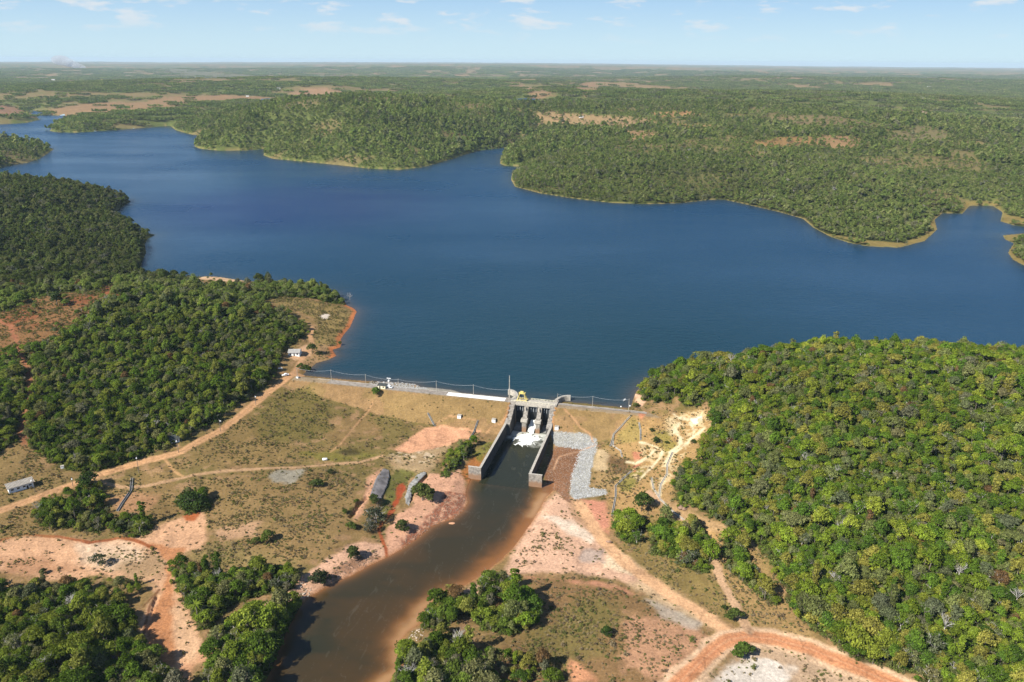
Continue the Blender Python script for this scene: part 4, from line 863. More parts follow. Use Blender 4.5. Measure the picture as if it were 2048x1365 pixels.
# ------------------------------------------------------------------ buildings
def hut(px, py, w_, d_, h, rz, label, cat, wallm, roofm, name, roof='flat', windows=(), door=None, over=0.3, ridge=1.4):
    X, Y, Z = hit(px, py); t = empty(name, (X, Y, Z - 0.05), rz); tag(t, label, cat)
    x0, x1, y0, y1 = -w_ / 2, w_ / 2, 0, d_
    wl = MB().box(x0, x1, y0, y1, -0.8, h)
    if roof == 'gable': wl.prism([(y0, h), (y1, h), ((y0 + y1) / 2, h + ridge)], x0, x1)
    w_o = wl.build('wall', wallm, t, bevel=0.02)
    if roof == 'flat': MB().box(x0 - over, x1 + over, y0 - over, y1 + over, h + 0.002, h + 0.25).build('roof', roofm, t)
    elif roof == 'shed':
        r_ = MB(); n = int(w_ / 0.5)
        for k in range(n):
            a, b_ = x0 - over + (w_ + 2 * over) * k / n, x0 - over + (w_ + 2 * over) * (k + 1) / n; lift = 0.0
            r_.add([(a, y0 - over, h + 0.05), (b_, y0 - over, h + 0.05), (b_, y1 + over, h + 0.85), (a, y1 + over, h + 0.85)] + [(a, y0 - over, h + 0.2), (b_, y0 - over, h + 0.2), (b_, y1 + over, h + 1.0), (a, y1 + over, h + 1.0)], [(0, 3, 2, 1), (4, 5, 6, 7), (0, 1, 5, 4), (1, 2, 6, 5), (2, 3, 7, 6), (3, 0, 4, 7)])
        ro = r_.build('roof', roofm, t)
        wl2 = MB().prism([(y0, h), (y1, h), (y1, h + 0.8)], x0, x1).build('upper_wall', wallm, t)
        rb = MB(); n = 22
        for k in range(n + 1):
            a = x0 - over + (w_ + 2 * over) * k / n
            rb.add([(a - 0.14, y0 - over, h + 0.2), (a + 0.14, y0 - over, h + 0.2), (a + 0.14, y1 + over, h + 1.0), (a - 0.14, y1 + over, h + 1.0), (a, y0 - over, h + 0.34), (a, y1 + over, h + 1.14)], [(0, 1, 4), (1, 2, 5, 4), (2, 3, 5), (3, 0, 4, 5)])
        rb.build('roof_ribs', CONC_L, ro)
    else:
        ym = (y0 + y1) / 2; sl = ridge / (d_ / 2); zo = h - over * sl
        MB().add([(x0 - over, y0 - over, zo + 0.08), (x1 + over, y0 - over, zo + 0.08), (x1 + over, ym, h + ridge + 0.08), (x0 - over, ym, h + ridge + 0.08), (x1 + over, y1 + over, zo + 0.08), (x0 - over, y1 + over, zo + 0.08),
                  (x0 - over, y0 - over, zo + 0.24), (x1 + over, y0 - over, zo + 0.24), (x1 + over, ym, h + ridge + 0.24), (x0 - over, ym, h + ridge + 0.24), (x1 + over, y1 + over, zo + 0.24), (x0 - over, y1 + over, zo + 0.24)],
                 [(0, 3, 2, 1), (3, 5, 4, 2), (6, 7, 8, 9), (9, 8, 10, 11), (0, 1, 7, 6), (4, 5, 11, 10), (1, 2, 8, 7), (2, 4, 10, 8), (3, 0, 6, 9), (5, 3, 9, 11)]).build('roof', roofm, t)
    for wx, wz, ww, wh in windows:
        f_ = MB().box(wx - ww / 2 - 0.1, wx + ww / 2 + 0.1, y0 - 0.06, y0 + 0.02, wz - wh / 2 - 0.1, wz + wh / 2 + 0.1).build('window', CONC_L, t)
        MB().box(wx - ww / 2, wx + ww / 2, y0 - 0.075, y0 - 0.05, wz - wh / 2, wz + wh / 2).build('pane', GLASS, f_)
    if door: MB().box(door - 0.45, door + 0.45, y0 - 0.05, y0 + 0.02, 0, 2.05).build('door', STEEL, t)
    return t
hut(588, 712.5, 8.4, 8.0, 2.7, 0.05, 'white house with a grey gable roof beside the road north of the dam', 'house', WHITE, ROOFG, 'house', 'gable', [(-2.6, 1.6, 1.1, 1.0), (2.6, 1.6, 1.1, 1.0)], 0.2, 0.5, 1.5)
_a = np.array(hit(19, 988)); _b = np.array(hit(69, 974)); dd_ = (_b - _a)[:2]; Ls = np.linalg.norm(dd_)
hut(44, 981, Ls, 5.0, 3.0, math.atan2(dd_[1], dd_[0]), 'long white shed with a ribbed grey roof beside the left dirt road', 'shed', WHITE, mat('brown_grey_sheet_roof', (0.17, 0.15, 0.13), 0.85, 0.2, 1.2), 'shed', 'shed', [(-Ls * 0.36, 1.9, 1.2, 0.8), (-Ls * 0.12, 1.9, 1.2, 0.8), (Ls * 0.12, 1.9, 1.2, 0.8), (Ls * 0.36, 1.9, 1.2, 0.8)], Ls * 0.24, 0.5)
hut(763, 778.5, 5.6, 4.2, 2.5, DAM_ROT, 'cream hut with a dark flat roof on the dam crest', 'hut', CREAM, ROOFD, 'gatehouse', 'flat', [(1.4, 1.5, 0.9, 0.8)], -1.2)
hut(351, 886, 5.0, 5.0, 2.6, 0.55, 'dark-roofed cabin with white gable edges half hidden by trees above the road', 'cabin', WHITE, ROOFD, 'cabin', 'gable', [(1.2, 1.5, 0.9, 0.8)], -0.8, 0.5, 1.6)
for px, py, lb_ in ((918, 838, 'small white instrument box left of the two on the dam slope, farthest from the spillway'), (987, 846, 'small white instrument box on the dam slope close to the left spillway abutment'), (1113, 861, 'small white instrument box on the dam slope right of the spillway above the grey stones')):
    t = hut(px, py, 2.5, 2.2, 2.2, DAM_ROT, lb_, 'instrument box', WHITE, CONC_L, 'instrument_box', 'flat', (), None, 0.1); t['group'] = 'instrument boxes on the dam slopes'
hut(125, 938, 1.7, 1.5, 1.5, 0.4, 'tiny white box in the grass at the edge of the left wood', 'box', WHITE, CONC_L, 'meter_box', 'flat', (), None, 0.08)
hut(594, 757, 1.9, 1.3, 1.0, -0.5, 'small white concrete block at the foot of the junction pole', 'block', WHITE, CONC_L, 'concrete_block', 'flat', (), None, 0.05)
k = 0
for px, py, w_, lb_ in ((1675, 183, 22, 'tiny white farmhouse on a far ridge above the brown fields'), (1859, 176, 26, 'tiny white farmhouse beside the pale far field'), (1584, 211, 14, 'tiny white farmhouse between dark groves beyond the lake'), (1847, 199, 14, 'tiny white farmhouse just above the pale quarry'), (106, 161, 24, 'tiny white farmhouse beyond the far end of the lake'), (557, 179, 18, 'tiny white farmhouse beside the brown hilltop pasture'), (495, 194, 14, 'tiny white farmhouse at the water end of the brown pasture'), (1163, 236, 12, 'small white farmhouse in the ochre clearing across the lake')):
    hut(px, py, w_, w_ * 0.7, w_ * 0.3, 0.2, lb_, 'farmhouse', WHITE, ROOFG if k % 2 else CONC_L, 'farmhouse', 'gable', (), None, 0.4, w_ * 0.14); k += 1

# ------------------------------------------------------------------ vehicles and boat
def car(px, py, rz, label, van):
    X, Y, Z = hit(px, py); t = empty('van' if van else 'pickup', (X, Y, Z), rz); tag(t, label, 'van' if van else 'pickup')
    prof = [(-2.3, 0.45), (2.2, 0.45), (2.3, 0.9), (1.5, 1.15), (0.9, 1.95), (-2.2, 2.0), (-2.35, 1.0)] if van else [(-2.5, 0.5), (2.45, 0.5), (2.5, 1.0), (1.5, 1.15), (0.95, 1.75), (-0.5, 1.78), (-0.75, 1.1), (-2.5, 1.1)]
    bd = MB().prism(prof, -0.9, 0.9, 1).build('body', WHITE, t, bevel=0.08)
    MB().prism([(0.98, 1.84), (1.48, 1.2), (1.53, 1.2), (1.03, 1.86)] if van else [(1.0, 1.68), (1.48, 1.18), (1.53, 1.18), (1.05, 1.7)], -0.75, 0.75, 1).build('windscreen', GLASS, t)
    for sy in (-1, 1): MB().box(-0.3, 0.8, min(sy * 0.9, sy * 0.915), max(sy * 0.9, sy * 0.915), 1.2, 1.65).build('side_window', GLASS, t)
    for sx in (-1.5, 1.5):
        for sy in (-1, 1): MB().tube([(sx, sy * 0.72, 0.36), (sx, sy * 0.93, 0.36)], 0.36, 12).build('wheel', RUBBER, t)
car(571, 752, 0.5, 'white pickup parked at the road junction by the wood', False)
car(779, 776.5, DAM_ROT - 0.2, 'white van parked on the dam crest beside the cream hut', True)
def boatm(px, py, rz, ln, label):
    X, Y, _ = onz(px, py, 0.0); t = empty('boat', (X, Y, 0.0), rz); tag(t, label, 'boat')
    h = MB(); st = []
    for i in range(9):
        f_ = -1 + 2 * i / 8; w_ = 0.55 * (1 - abs(f_) ** 2.6) + 0.05; zz_ = 0.35 + 0.25 * max(0, f_) ** 2
        st.append([(f_ * ln / 2, -w_, zz_), (f_ * ln / 2, -w_ * 0.6, -0.1), (f_ * ln / 2, w_ * 0.6, -0.1), (f_ * ln / 2, w_, zz_), (f_ * ln / 2, w_ * 0.85, zz_), (f_ * ln / 2, w_ * 0.5, 0.05), (f_ * ln / 2, -w_ * 0.5, 0.05), (f_ * ln / 2, -w_ * 0.85, zz_)])
    vs = [p for s_ in st for p in s_]
    h.add(vs, [(i * 8 + k, i * 8 + (k + 1) % 8, (i + 1) * 8 + (k + 1) % 8, (i + 1) * 8 + k) for i in range(8) for k in range(8)] + [tuple(range(8)), tuple(range(71, 63, -1))])
    h.build('hull', WHITE, t)
    for q_ in (-0.2, 0.2): MB().box(q_ * ln - 0.12, q_ * ln + 0.12, -0.4, 0.4, 0.2, 0.26).build('bench', WOODP, t)
boatm(1248.5, 801, 1.05, 3.6, 'small white rowing boat on the lake near the right end of the dam')
for px, py, lb_ in ((1242, 814, 'white float on the water close to the right dam wall'), (1260, 812.5, 'white float on the water under the pale bank')):
    X, Y, _ = onz(px, py, 0.1); t = empty('buoy', (X, Y, 0), 0); tag(t, lb_, 'buoy'); MB().ball((0, 0, 0.15), 0.55, 10, 6, 0.8).build('float', WHITE, t, True); MB().tube([(0, 0, 0.5), (0, 0, 1.0)], 0.06, 5).build('stem', WHITE, t)
X, Y, Z = hit(650, 921); t = empty('water_tank', (X, Y, Z), 0.15); tag(t, 'white water tank lying on the grass beside the pale foot track', 'tank')
MB().tube([(-1.5, 0, 0.75), (-1.35, 0, 0.75), (1.35, 0, 0.75), (1.5, 0, 0.75)], [0.55, 0.8, 0.8, 0.55], 14).build('barrel', WHITE, t, True)
for sx in (-0.9, 0.9): MB().box(sx - 0.15, sx + 0.15, -0.6, 0.6, -0.2, 0.25).build('cradle', CONC_L, t)

# ------------------------------------------------------------------ drains, slabs, rocks
def drain(pts, w_, hh, label, m_=CONC_L, floor=CONC_D):
    w_ *= 0.7; hh *= 0.75
    P_ = [np.array(hit(*p)) for p in pts]; q_ = [P_[0]]
    for a, b_ in zip(P_[:-1], P_[1:]):
        n = max(1, int(np.linalg.norm(b_ - a) / 3))
        for k in range(1, n + 1): q_.append(a + (b_ - a) * k / n)
    q_ = [np.array((p[0], p[1], gz(p[0], p[1]))) for p in q_]
    t = empty('drain_channel', tuple(q_[0])); tag(t, label, 'drain channel'); o0 = q_[0]
    def strip(off0, off1, z0, z1):
        b_ = MB(); vs = []
        for i, p in enumerate(q_):
            d_ = (q_[min(i + 1, len(q_) - 1)] - q_[max(i - 1, 0)])[:2]; d_ = d_ / (np.linalg.norm(d_) + 1e-9); n_2 = np.array((-d_[1], d_[0])); r = p - o0
            for o_, zq in ((off0, z0), (off1, z0), (off1, z1), (off0, z1)): vs.append((r[0] + n_2[0] * o_, r[1] + n_2[1] * o_, r[2] + zq))
        L_ = len(q_)
        return b_.add(vs, [(i * 4 + k, i * 4 + (k + 1) % 4, (i + 1) * 4 + (k + 1) % 4, (i + 1) * 4 + k) for i in range(L_ - 1) for k in range(4)] + [(3, 2, 1, 0), tuple((L_ - 1) * 4 + k for k in range(4))])
    for sd_ in (-1, 1): strip(sd_ * w_ / 2, sd_ * (w_ / 2 + 0.2), -0.4, hh).build('side_wall', m_, t)
    strip(-w_ / 2, w_ / 2, -0.3, 0.06).build('floor', floor, t)
drain([(855.6, 827), (870, 853)], 0.8, 0.8, 'short stepped drain down the dam slope above the bare pink rectangle', CONC_D, SHADE_CONC)
drain([(956, 842), (950, 859), (939, 880)], 0.8, 0.8, 'dark stepped drain down the dam slope left of the spillway', CONC_D, SHADE_CONC)
drain([(1263, 831), (1245, 851), (1227, 870), (1221, 893)], 0.9, 0.8, 'concrete drain along the foot of the right dam end')
drain([(1227, 871), (1226, 892), (1241, 902), (1244, 915)], 0.6, 0.5, 'pale forked drain branch running below the right dam drain', CONC_L, CONC_L)
drain([(1278, 846), (1281, 862), (1281, 881)], 0.8, 0.7, 'short dark ditch under the pale bank right of the dam')
drain([(1263, 943), (1248, 957), (1231, 973), (1231, 993), (1224, 1032)], 0.9, 0.7, 'long brown drain running down to the sandy bank right of the grey stones')
drain([(1345, 905), (1334, 931), (1334, 949), (1321, 971), (1318, 995)], 0.8, 0.5, 'pale drain down the scarred slope nearest the wooded hill', CONC_L, CONC_L)
drain([(1303, 956), (1307, 978), (1321, 1000), (1343, 1021), (1368, 1041)], 0.7, 0.5, 'pale curved drain beside the dirt track under the scarred slope', CONC_L, CONC_L)
drain([(264, 957), (262, 982), (235, 1023)], 1.3, 0.8, 'old stone drain crossing the foot track left of the gravel patch', CONC_D, CONC_D)
def slab(pts, label, m_, lift=0.32):
    W_ = np.array([hit(*p)[:2] for p in pts]); ctr = (ii * NC + jj).ravel()
    bb = (GX[ctr] > W_[:, 0].min() - 2) & (GX[ctr] < W_[:, 0].max() + 2) & (GY[ctr] > W_[:, 1].min() - 2) & (GY[ctr] < W_[:, 1].max() + 2)
    msk = np.zeros(len(ctr), bool); s_ = np.nonzero(bb)[0]; msk[s_] = sdf_poly(W_, GX[ctr[s_]], GY[ctr[s_]]) < 0
    PP = GP.copy()
    sel_ = np.unique(QUADS[msk]); A_ = np.c_[PP[sel_, 0], PP[sel_, 1], np.ones(len(sel_))]; co, *_ = np.linalg.lstsq(A_, PP[sel_, 2], rcond=None)
    PP[sel_, 2] = np.maximum(A_ @ co, PP[sel_, 2] * 0.7 + (A_ @ co) * 0.3) + lift
    o = ground_piece('concrete_slab', msk, PP, m_); s2 = o.modifiers.new('thick', 'SOLIDIFY'); s2.thickness = 0.35; s2.offset = -1
    tag(o, label, 'slab')
SLAB1 = mat('stained_concrete', (0.17, 0.155, 0.145), 0.9, 0.4, 0.25, bump=0.3)
slab([(766, 939), (777, 941), (779, 954), (774, 973), (762, 1000), (738, 998), (751, 961), (756, 953)], 'dark rust-stained concrete lining on the left bank of the dry channel', SLAB1)
slab([(848, 945), (853, 948), (839, 962), (824, 981), (822, 996), (817, 1013), (811, 1007), (809, 996), (818, 971), (836, 950)], 'broken grey concrete lining on the right bank of the dry channel', mat('cracked_concrete', (0.25, 0.24, 0.215), 0.9, 0.4, 0.5, bump=0.3))
def rock_mesh(name, m_, seed, n=2):
    import bmesh
    bm = bmesh.new(); bmesh.ops.create_icosphere(bm, subdivisions=n, radius=0.5); r_ = random.Random(seed)
    ax = Vector((r_.uniform(0.7, 1.2), r_.uniform(0.7, 1.2), r_.uniform(0.5, 0.85)))
    cuts = [(Vector((r_.gauss(0, 1), r_.gauss(0, 1), r_.gauss(0, 1))).normalized(), r_.uniform(0.28, 0.44)) for _ in range(9)]
    for v in bm.verts:
        for nn, dd2 in cuts:
            e_ = v.co.dot(nn) - dd2
            if e_ > 0: v.co -= nn * e_
        v.co = Vector((v.co.x * ax.x, v.co.y * ax.y, v.co.z * ax.z)) * 1.2
    me = bpy.data.meshes.new(name); bm.to_mesh(me); bm.free(); me.materials.append(m_); return me
for px, py, s_, lb_ in ((1361, 1018, 4.2, 'brown boulder at the foot of the wooded hill by the track'), (1369, 1020, 3.0, 'smaller brown boulder touching the big one by the track'), (1218, 1086, 3.0, 'dark rock at the lower edge of the bush clump by the sandy road')):
    X, Y, Z = hit(px, py); o = link('boulder', rock_mesh('boulder', ROCKR, px), None, (X, Y, Z + 0.2 * s_)); o.scale = (s_, s_ * 0.8, s_ * 0.8); tag(o, lb_, 'boulder')
X, Y, Z = onz(905, 1047, RIV); o = link('sand_islet', rock_mesh('sand_islet', mat('orange_sand', (0.5, 0.26, 0.14), 0.95, 0.15, 1), 5), None, (X, Y, RIV)); o.scale = (3.6, 1.6, 0.5); tag(o, 'tiny orange sand islet in the river below the left wall', 'islet')

# ------------------------------------------------------------------ plants
def leaf_mat():
    M = bpy.data.materials.new('foliage'); M.use_nodes = True; t = M.node_tree; t.nodes.clear()
    a = N(t, 'ShaderNodeAttribute', attribute_name='tint', attribute_type='INSTANCER'); lv = N(t, 'ShaderNodeAttribute', attribute_name='lv')
    mx = N(t, 'ShaderNodeMix', data_type='RGBA', blend_type='MULTIPLY'); mx.inputs[0].default_value = 1; L(t, a.outputs['Color'], mx.inputs[6]); L(t, lv.outputs['Fac'], mx.inputs[7])
    df = N(t, 'ShaderNodeBsdfDiffuse'); tr = N(t, 'ShaderNodeBsdfTranslucent'); L(t, mx.outputs[2], df.inputs[0])
    m2 = N(t, 'ShaderNodeMix', data_type='RGBA', blend_type='MULTIPLY'); m2.inputs[0].default_value = 1; m2.inputs[7].default_value = (1.1, 1.2, 0.5, 1); L(t, mx.outputs[2], m2.inputs[6]); L(t, m2.outputs[2], tr.inputs[0])
    ms = N(t, 'ShaderNodeMixShader'); ms.inputs[0].default_value = 0.36; L(t, df.outputs[0], ms.inputs[1]); L(t, tr.outputs[0], ms.inputs[2])
    o = N(t, 'ShaderNodeOutputMaterial'); L(t, ms.outputs[0], o.inputs[0]); return M
LEAF = leaf_mat()
def leaf_quads(P, Nn, size, rg, asp=1.5, jit=0.55):
    n = len(P); Nn = Nn + rg.normal(0, jit, (n, 3)); Nn /= np.linalg.norm(Nn, axis=1)[:, None] + 1e-9
    a = np.cross(Nn, rg.normal(0, 1, (n, 3))); a /= np.linalg.norm(a, axis=1)[:, None] + 1e-9; b = np.cross(Nn, a)
    s = size * rg.uniform(0.6, 1.35, n)[:, None]; a = a * s * asp ** 0.5 * 0.5; b = b * s / asp ** 0.5 * 0.5
    bend = Nn * s * 0.12
    Vv = np.stack([P - a - bend, P - b * 1.0, P + a - bend, P + b * 1.0], 1).reshape(-1, 3)
    F = np.arange(n * 4).reshape(n, 4); return Vv, F
def crown(seed, H=8.0, R=3.6, base=0.32, lobes=11, nleaf=1100, size=0.56, flat=0.75, shape='dome', jit=0.5):
    rg = np.random.default_rng(seed); Ps = []; Ns = []; LVs = []
    lobes = int(lobes * 1.35) if nleaf > 300 and shape != 'bush' else lobes; per = int(nleaf * (1.25 if nleaf > 300 else 1)) // lobes; zb = H * base; sx_ = rg.uniform(0.85, 1.25)
    for i in range(lobes):
        an = i * 2.4 + rg.uniform(-0.5, 0.5); f = math.sqrt((i + 0.3) / lobes)
        rr = R * 0.72 * f * rg.uniform(0.8, 1.1)
        if shape == 'dome': cz = zb + (H - zb) * (0.30 + 0.48 * (1 - f ** 1.7)) * rg.uniform(0.85, 1.12)
        elif shape == 'umbrella': cz = H * (0.86 - 0.10 * f * f) + rg.uniform(-0.2, 0.2)
        elif shape == 'tall': cz = zb + (H - zb) * (i + 0.6) / lobes; rr = R * 0.45 * rg.uniform(0.2, 1)
        else: cz = zb + (H - zb) * rg.uniform(0.15, 0.7)
        c = np.array((rr * math.cos(an), rr * math.sin(an), cz)); lr = R * rg.uniform(0.24, 0.46) * (1.15 if i == 0 else 1); c[:2] = (c[0] * sx_ + 0.18 * c[1], c[1] / sx_)
        rad = np.array((lr, lr, lr * (flat if shape != 'umbrella' else 0.28)))
        d = rg.normal(0, 1, (per, 3)); d /= np.linalg.norm(d, axis=1)[:, None]; d[:, 2] = np.where(d[:, 2] < -0.35, -d[:, 2], d[:, 2])
        lump = 1 + 0.16 * np.sin(d[:, 0] * 7 + i) * np.sin(d[:, 1] * 6 + 2 * i) + 0.1 * np.sin(d[:, 2] * 9 + i)
        P = c + d * rad * (rg.uniform(0.72, 1.06, per) * lump)[:, None]
        Ps.append(P); Ns.append(d); LVs.append(np.full(per, rg.uniform(0.72, 1.28)) * rg.uniform(0.6, 1.4, per))
    P = np.concatenate(Ps); Nn = np.concatenate(Ns); LV = np.concatenate(LVs)
    Vv, F = leaf_quads(P, Nn, size, rg, 1.4, jit); return Vv, F, np.repeat(LV, 4)
def limbs(seed, H, R, base, n=6, r=0.2, twigs=0):
    r_ = random.Random(seed); b = MB(); top = H * (base + 0.15)
    b.tube([(0, 0, -0.5), (r_.uniform(-.15, .15), r_.uniform(-.15, .15), top * 0.5), (r_.uniform(-.3, .3), r_.uniform(-.3, .3), top)], [r, r * 0.8, r * 0.6], 6)
    for i in range(n):
        an = i * 2.4 + r_.uniform(-.4, .4); q_ = r_.uniform(0.45, 0.85) * R; ze = H * r_.uniform(0.55, 0.92)
        p1 = (q_ * 0.45 * math.cos(an), q_ * 0.45 * math.sin(an), top + (ze - top) * 0.5); p2 = (q_ * math.cos(an), q_ * math.sin(an), ze)
        b.tube([(0, 0, top * r_.uniform(0.75, 0.98)), p1, p2], [r * 0.5, r * 0.36, r * 0.14], 5)
        for k in range(twigs):
            f_ = r_.uniform(0.3, 1); s_ = [p1[j] + (p2[j] - p1[j]) * f_ for j in range(3)]
            b.tube([s_, (s_[0] + r_.uniform(-1, 1) * R * 0.3, s_[1] + r_.uniform(-1, 1) * R * 0.3, s_[2] + r_.uniform(0.1, 0.9) * H * 0.14)], [r * 0.16, r * 0.05], 4)
    return b
def tri_mesh(mb):
    Fq = []
    for f in mb.f:
        if len(f) == 4: Fq.append(f)
        elif len(f) == 3: Fq.append((f[0], f[1], f[2], f[2]))
    return np.array(mb.v), Fq
SPEC = []   # (crown arrays, limb builder, bark)
VAR = [dict(H=8.5, R=3.9, base=.30, lobes=12), dict(H=9.5, R=4.3, base=.30, lobes=15, nleaf=1350), dict(H=7.0, R=3.4, base=.22, lobes=9, nleaf=950), dict(H=10.5, R=3.7, base=.34, lobes=13, flat=.95), dict(H=8.0, R=4.4, base=.30, lobes=14, flat=.6, nleaf=1250), dict(H=6.0, R=3.0, base=.15, lobes=8, nleaf=800, size=.55),
       dict(H=11.5, R=2.9, base=.28, lobes=10, shape='tall', nleaf=950), dict(H=9.0, R=5.6, base=.5, lobes=13, shape='umbrella', nleaf=1200, size=.6), dict(H=7.5, R=3.6, base=.25, lobes=10, nleaf=430, size=.5, jit=.9), dict(H=8.5, R=3.8, base=.3, lobes=11, nleaf=330, size=.48, jit=1.0)]
for i, kw in enumerate(VAR):
    SPEC.append((crown(100 + i, **kw), limbs(200 + i, kw['H'], kw['R'], kw['base'], 7, 0.2, 2 if i < 8 else 5), BARK if i < 8 else BARKW))
def palm(seed):
    r_ = random.Random(seed); b = MB(); b.tube([(0, 0, -.5), (.2, .1, 4), (.3, .3, 8)], [.24, .18, .16], 6); Vv = []; F = []
    for i in range(15):
        an = i * 2.4; el = r_.uniform(0.0, 1.0); pts = []
        for k in range(6):
            s = k / 5 * 3.6; pts.append(Vector((.3 + math.cos(an) * s * 0.92, .3 + math.sin(an) * s * 0.92, 8 + el * s * 0.75 - 0.17 * s * s)))
        sd = Vector((-math.sin(an), math.cos(an), 0))
        for k in range(5):
            w0 = 0.5 * (1 - k / 6); w1 = 0.5 * (1 - (k + 1) / 6)
            for sg in (-1, 1):
                o = len(Vv); dn = Vector((0, 0, -0.25)); Vv += [pts[k], pts[k + 1], pts[k + 1] + sd * sg * w1 + dn * w1, pts[k] + sd * sg * w0 + dn * w0]; F.append((o, o + 1, o + 2, o + 3))
    return (np.array([tuple(v) for v in Vv]), np.array(F), np.full(len(Vv), 1.0))
SPEC.append((palm(5), MB().tube([(0, 0, -.5), (.2, .1, 4), (.3, .3, 8)], [.24, .18, .16], 6), BARK))          # 10 palm
SPEC.append((None, limbs(301, 9.0, 3.8, .3, 10, 0.22, 9), BARKW)); N_BARE = len(SPEC) - 1                     # 11 leafless
CROWN_ME = []; TRUNK_ME = []; JOINT = []
def joint_mesh(name, cr_, lb_, bark):
    """crown and trunk in one mesh, for the mass of the wood"""
    lv_, lf_ = tri_mesh(lb_); fq_ = [f for f in lb_.f if len(f) == 4]
    if cr_ is None: return new_mesh(name, lv_, np.array(fq_), [bark], True, {'lv': ('FLOAT', np.ones(len(lv_)))})
    Vv, F, LV = cr_
    VV_ = np.r_[Vv, lv_]; FF = np.r_[F, np.array(fq_) + len(Vv)]
    return new_mesh(name, VV_, FF, [LEAF, bark], False, {'lv': ('FLOAT', np.r_[LV, np.ones(len(lv_))])}, np.r_[np.zeros(len(F)), np.ones(len(fq_))])
ccol = bpy.data.collections.new('wood_kinds'); 
for i, (cr_, lb_, bk) in enumerate(SPEC):
    CROWN_ME.append(None if cr_ is None else new_mesh('crown', cr_[0], cr_[1], [LEAF], False, {'lv': ('FLOAT', cr_[2])}))
    TRUNK_ME.append(lb_.mesh('trunk', bk, True))
    ccol.objects.link(bpy.data.objects.new('kind_%02d' % i, joint_mesh('kind', cr_, lb_, bk)))
# far kinds: coarse single trees and grove patches
for i in range(3):
    rg_ = np.random.default_rng(900 + i); kw = dict(H=8 + i, R=4.2, base=.12, lobes=7, nleaf=170, size=1.5)
    c_ = crown(900 + i, **kw); ccol.objects.link(bpy.data.objects.new('kind_%02d' % (12 + i), new_mesh('kind', c_[0], c_[1], [LEAF], False, {'lv': ('FLOAT', c_[2])})))
for i in range(3):
    rg_ = np.random.default_rng(950 + i); A, B_, Cc = [], [], []; o_ = 0
    for k in range(34):
        c_ = crown(960 + i * 50 + k, H=rg_.uniform(6, 11), R=rg_.uniform(3.5, 6), base=.1, lobes=3, nleaf=33, size=3.2)
        px, py = rg_.uniform(-24, 24, 2); A.append(c_[0] + np.array((px, py, 0))); B_.append(c_[1] + o_); Cc.append(c_[2] * rg_.uniform(0.7, 1.25)); o_ += len(c_[0])
    ccol.objects.link(bpy.data.objects.new('kind_%02d' % (15 + i), new_mesh('kind', np.concatenate(A), np.concatenate(B_), [LEAF], False, {'lv': ('FLOAT', np.concatenate(Cc))})))
def scatter_object(name, coll, P, idx, rot, scl, tint):
    me = bpy.data.meshes.new(name); n = len(P); me.vertices.add(n); me.vertices.foreach_set('co', np.ascontiguousarray(P, np.float32).ravel())
    a = me.attributes.new('idx', 'INT', 'POINT'); a.data.foreach_set('value', np.ascontiguousarray(idx, np.int32))
    a = me.attributes.new('rot', 'FLOAT', 'POINT'); a.data.foreach_set('value', np.ascontiguousarray(rot, np.float32))
    a = me.attributes.new('scl', 'FLOAT_VECTOR', 'POINT'); a.data.foreach_set('vector', np.ascontiguousarray(scl, np.float32).ravel())
    a = me.attributes.new('tint', 'FLOAT_COLOR', 'POINT'); a.data.foreach_set('color', np.ascontiguousarray(np.c_[tint, np.ones(n)], np.float32).ravel())
    o = link(name, me); g = bpy.data.node_groups.new(name + '_nodes', 'GeometryNodeTree')
    g.interface.new_socket('Geometry', in_out='INPUT', socket_type='NodeSocketGeometry'); g.interface.new_socket('Geometry', in_out='OUTPUT', socket_type='NodeSocketGeometry')
    gi = N(g, 'NodeGroupInput'); go = N(g, 'NodeGroupOutput'); ip = N(g, 'GeometryNodeInstanceOnPoints'); ci = N(g, 'GeometryNodeCollectionInfo')
    ci.inputs['Collection'].default_value = coll; ci.inputs['Separate Children'].default_value = True; ci.inputs['Reset Children'].default_value = True
    ip.inputs['Pick Instance'].default_value = True
    def na(nm, typ):
        k = N(g, 'GeometryNodeInputNamedAttribute', data_type=typ); k.inputs['Name'].default_value = nm; return k.outputs['Attribute']
    cx = N(g, 'ShaderNodeCombineXYZ'); L(g, na('rot', 'FLOAT'), cx.inputs[2]); er = N(g, 'FunctionNodeEulerToRotation'); L(g, cx.outputs[0], er.inputs[0])
    L(g, gi.outputs[0], ip.inputs['Points']); L(g, ci.outputs[0], ip.inputs['Instance']); L(g, na('idx', 'INT'), ip.inputs['Instance Index']); L(g, er.outputs[0], ip.inputs['Rotation']); L(g, na('scl', 'FLOAT_VECTOR'), ip.inputs['Scale']); L(g, ip.outputs[0], go.inputs[0])
    mo = o.modifiers.new('scatter', 'NODES'); mo.node_group = g
    return o
def jitter_grid(r0, r1, s, seed):
    rg = np.random.default_rng(seed); xm = r1 * math.sin(math.radians(48)); xs = np.arange(-xm, xm, s); ys = np.arange(r0 * 0.72, r1, s)
    X, Y = np.meshgrid(xs, ys); X = X.ravel(); Y = Y.ravel(); X = X + rg.uniform(-.48, .48, X.shape) * s; Y = Y + rg.uniform(-.48, .48, Y.shape) * s
    r = np.hypot(X, Y); th = np.degrees(np.arctan2(X, Y)); k = (r > r0) & (r < r1) & (np.abs(th) < 46.5); return X[k], Y[k]
def project(x, y, z):
    d = np.stack([x, y, z - CAM_H], -1); w_ = d @ fw; return 1024 + FPX * (d @ rt) / w_, 682.5 - FPX * (d @ up) / w_, w_
PAL_R = np.array([(.135, .185, .020), (.112, .168, .018), (.180, .215, .028), (.080, .138, .016), (.190, .185, .038), (.128, .150, .048), (.062, .112, .016)])
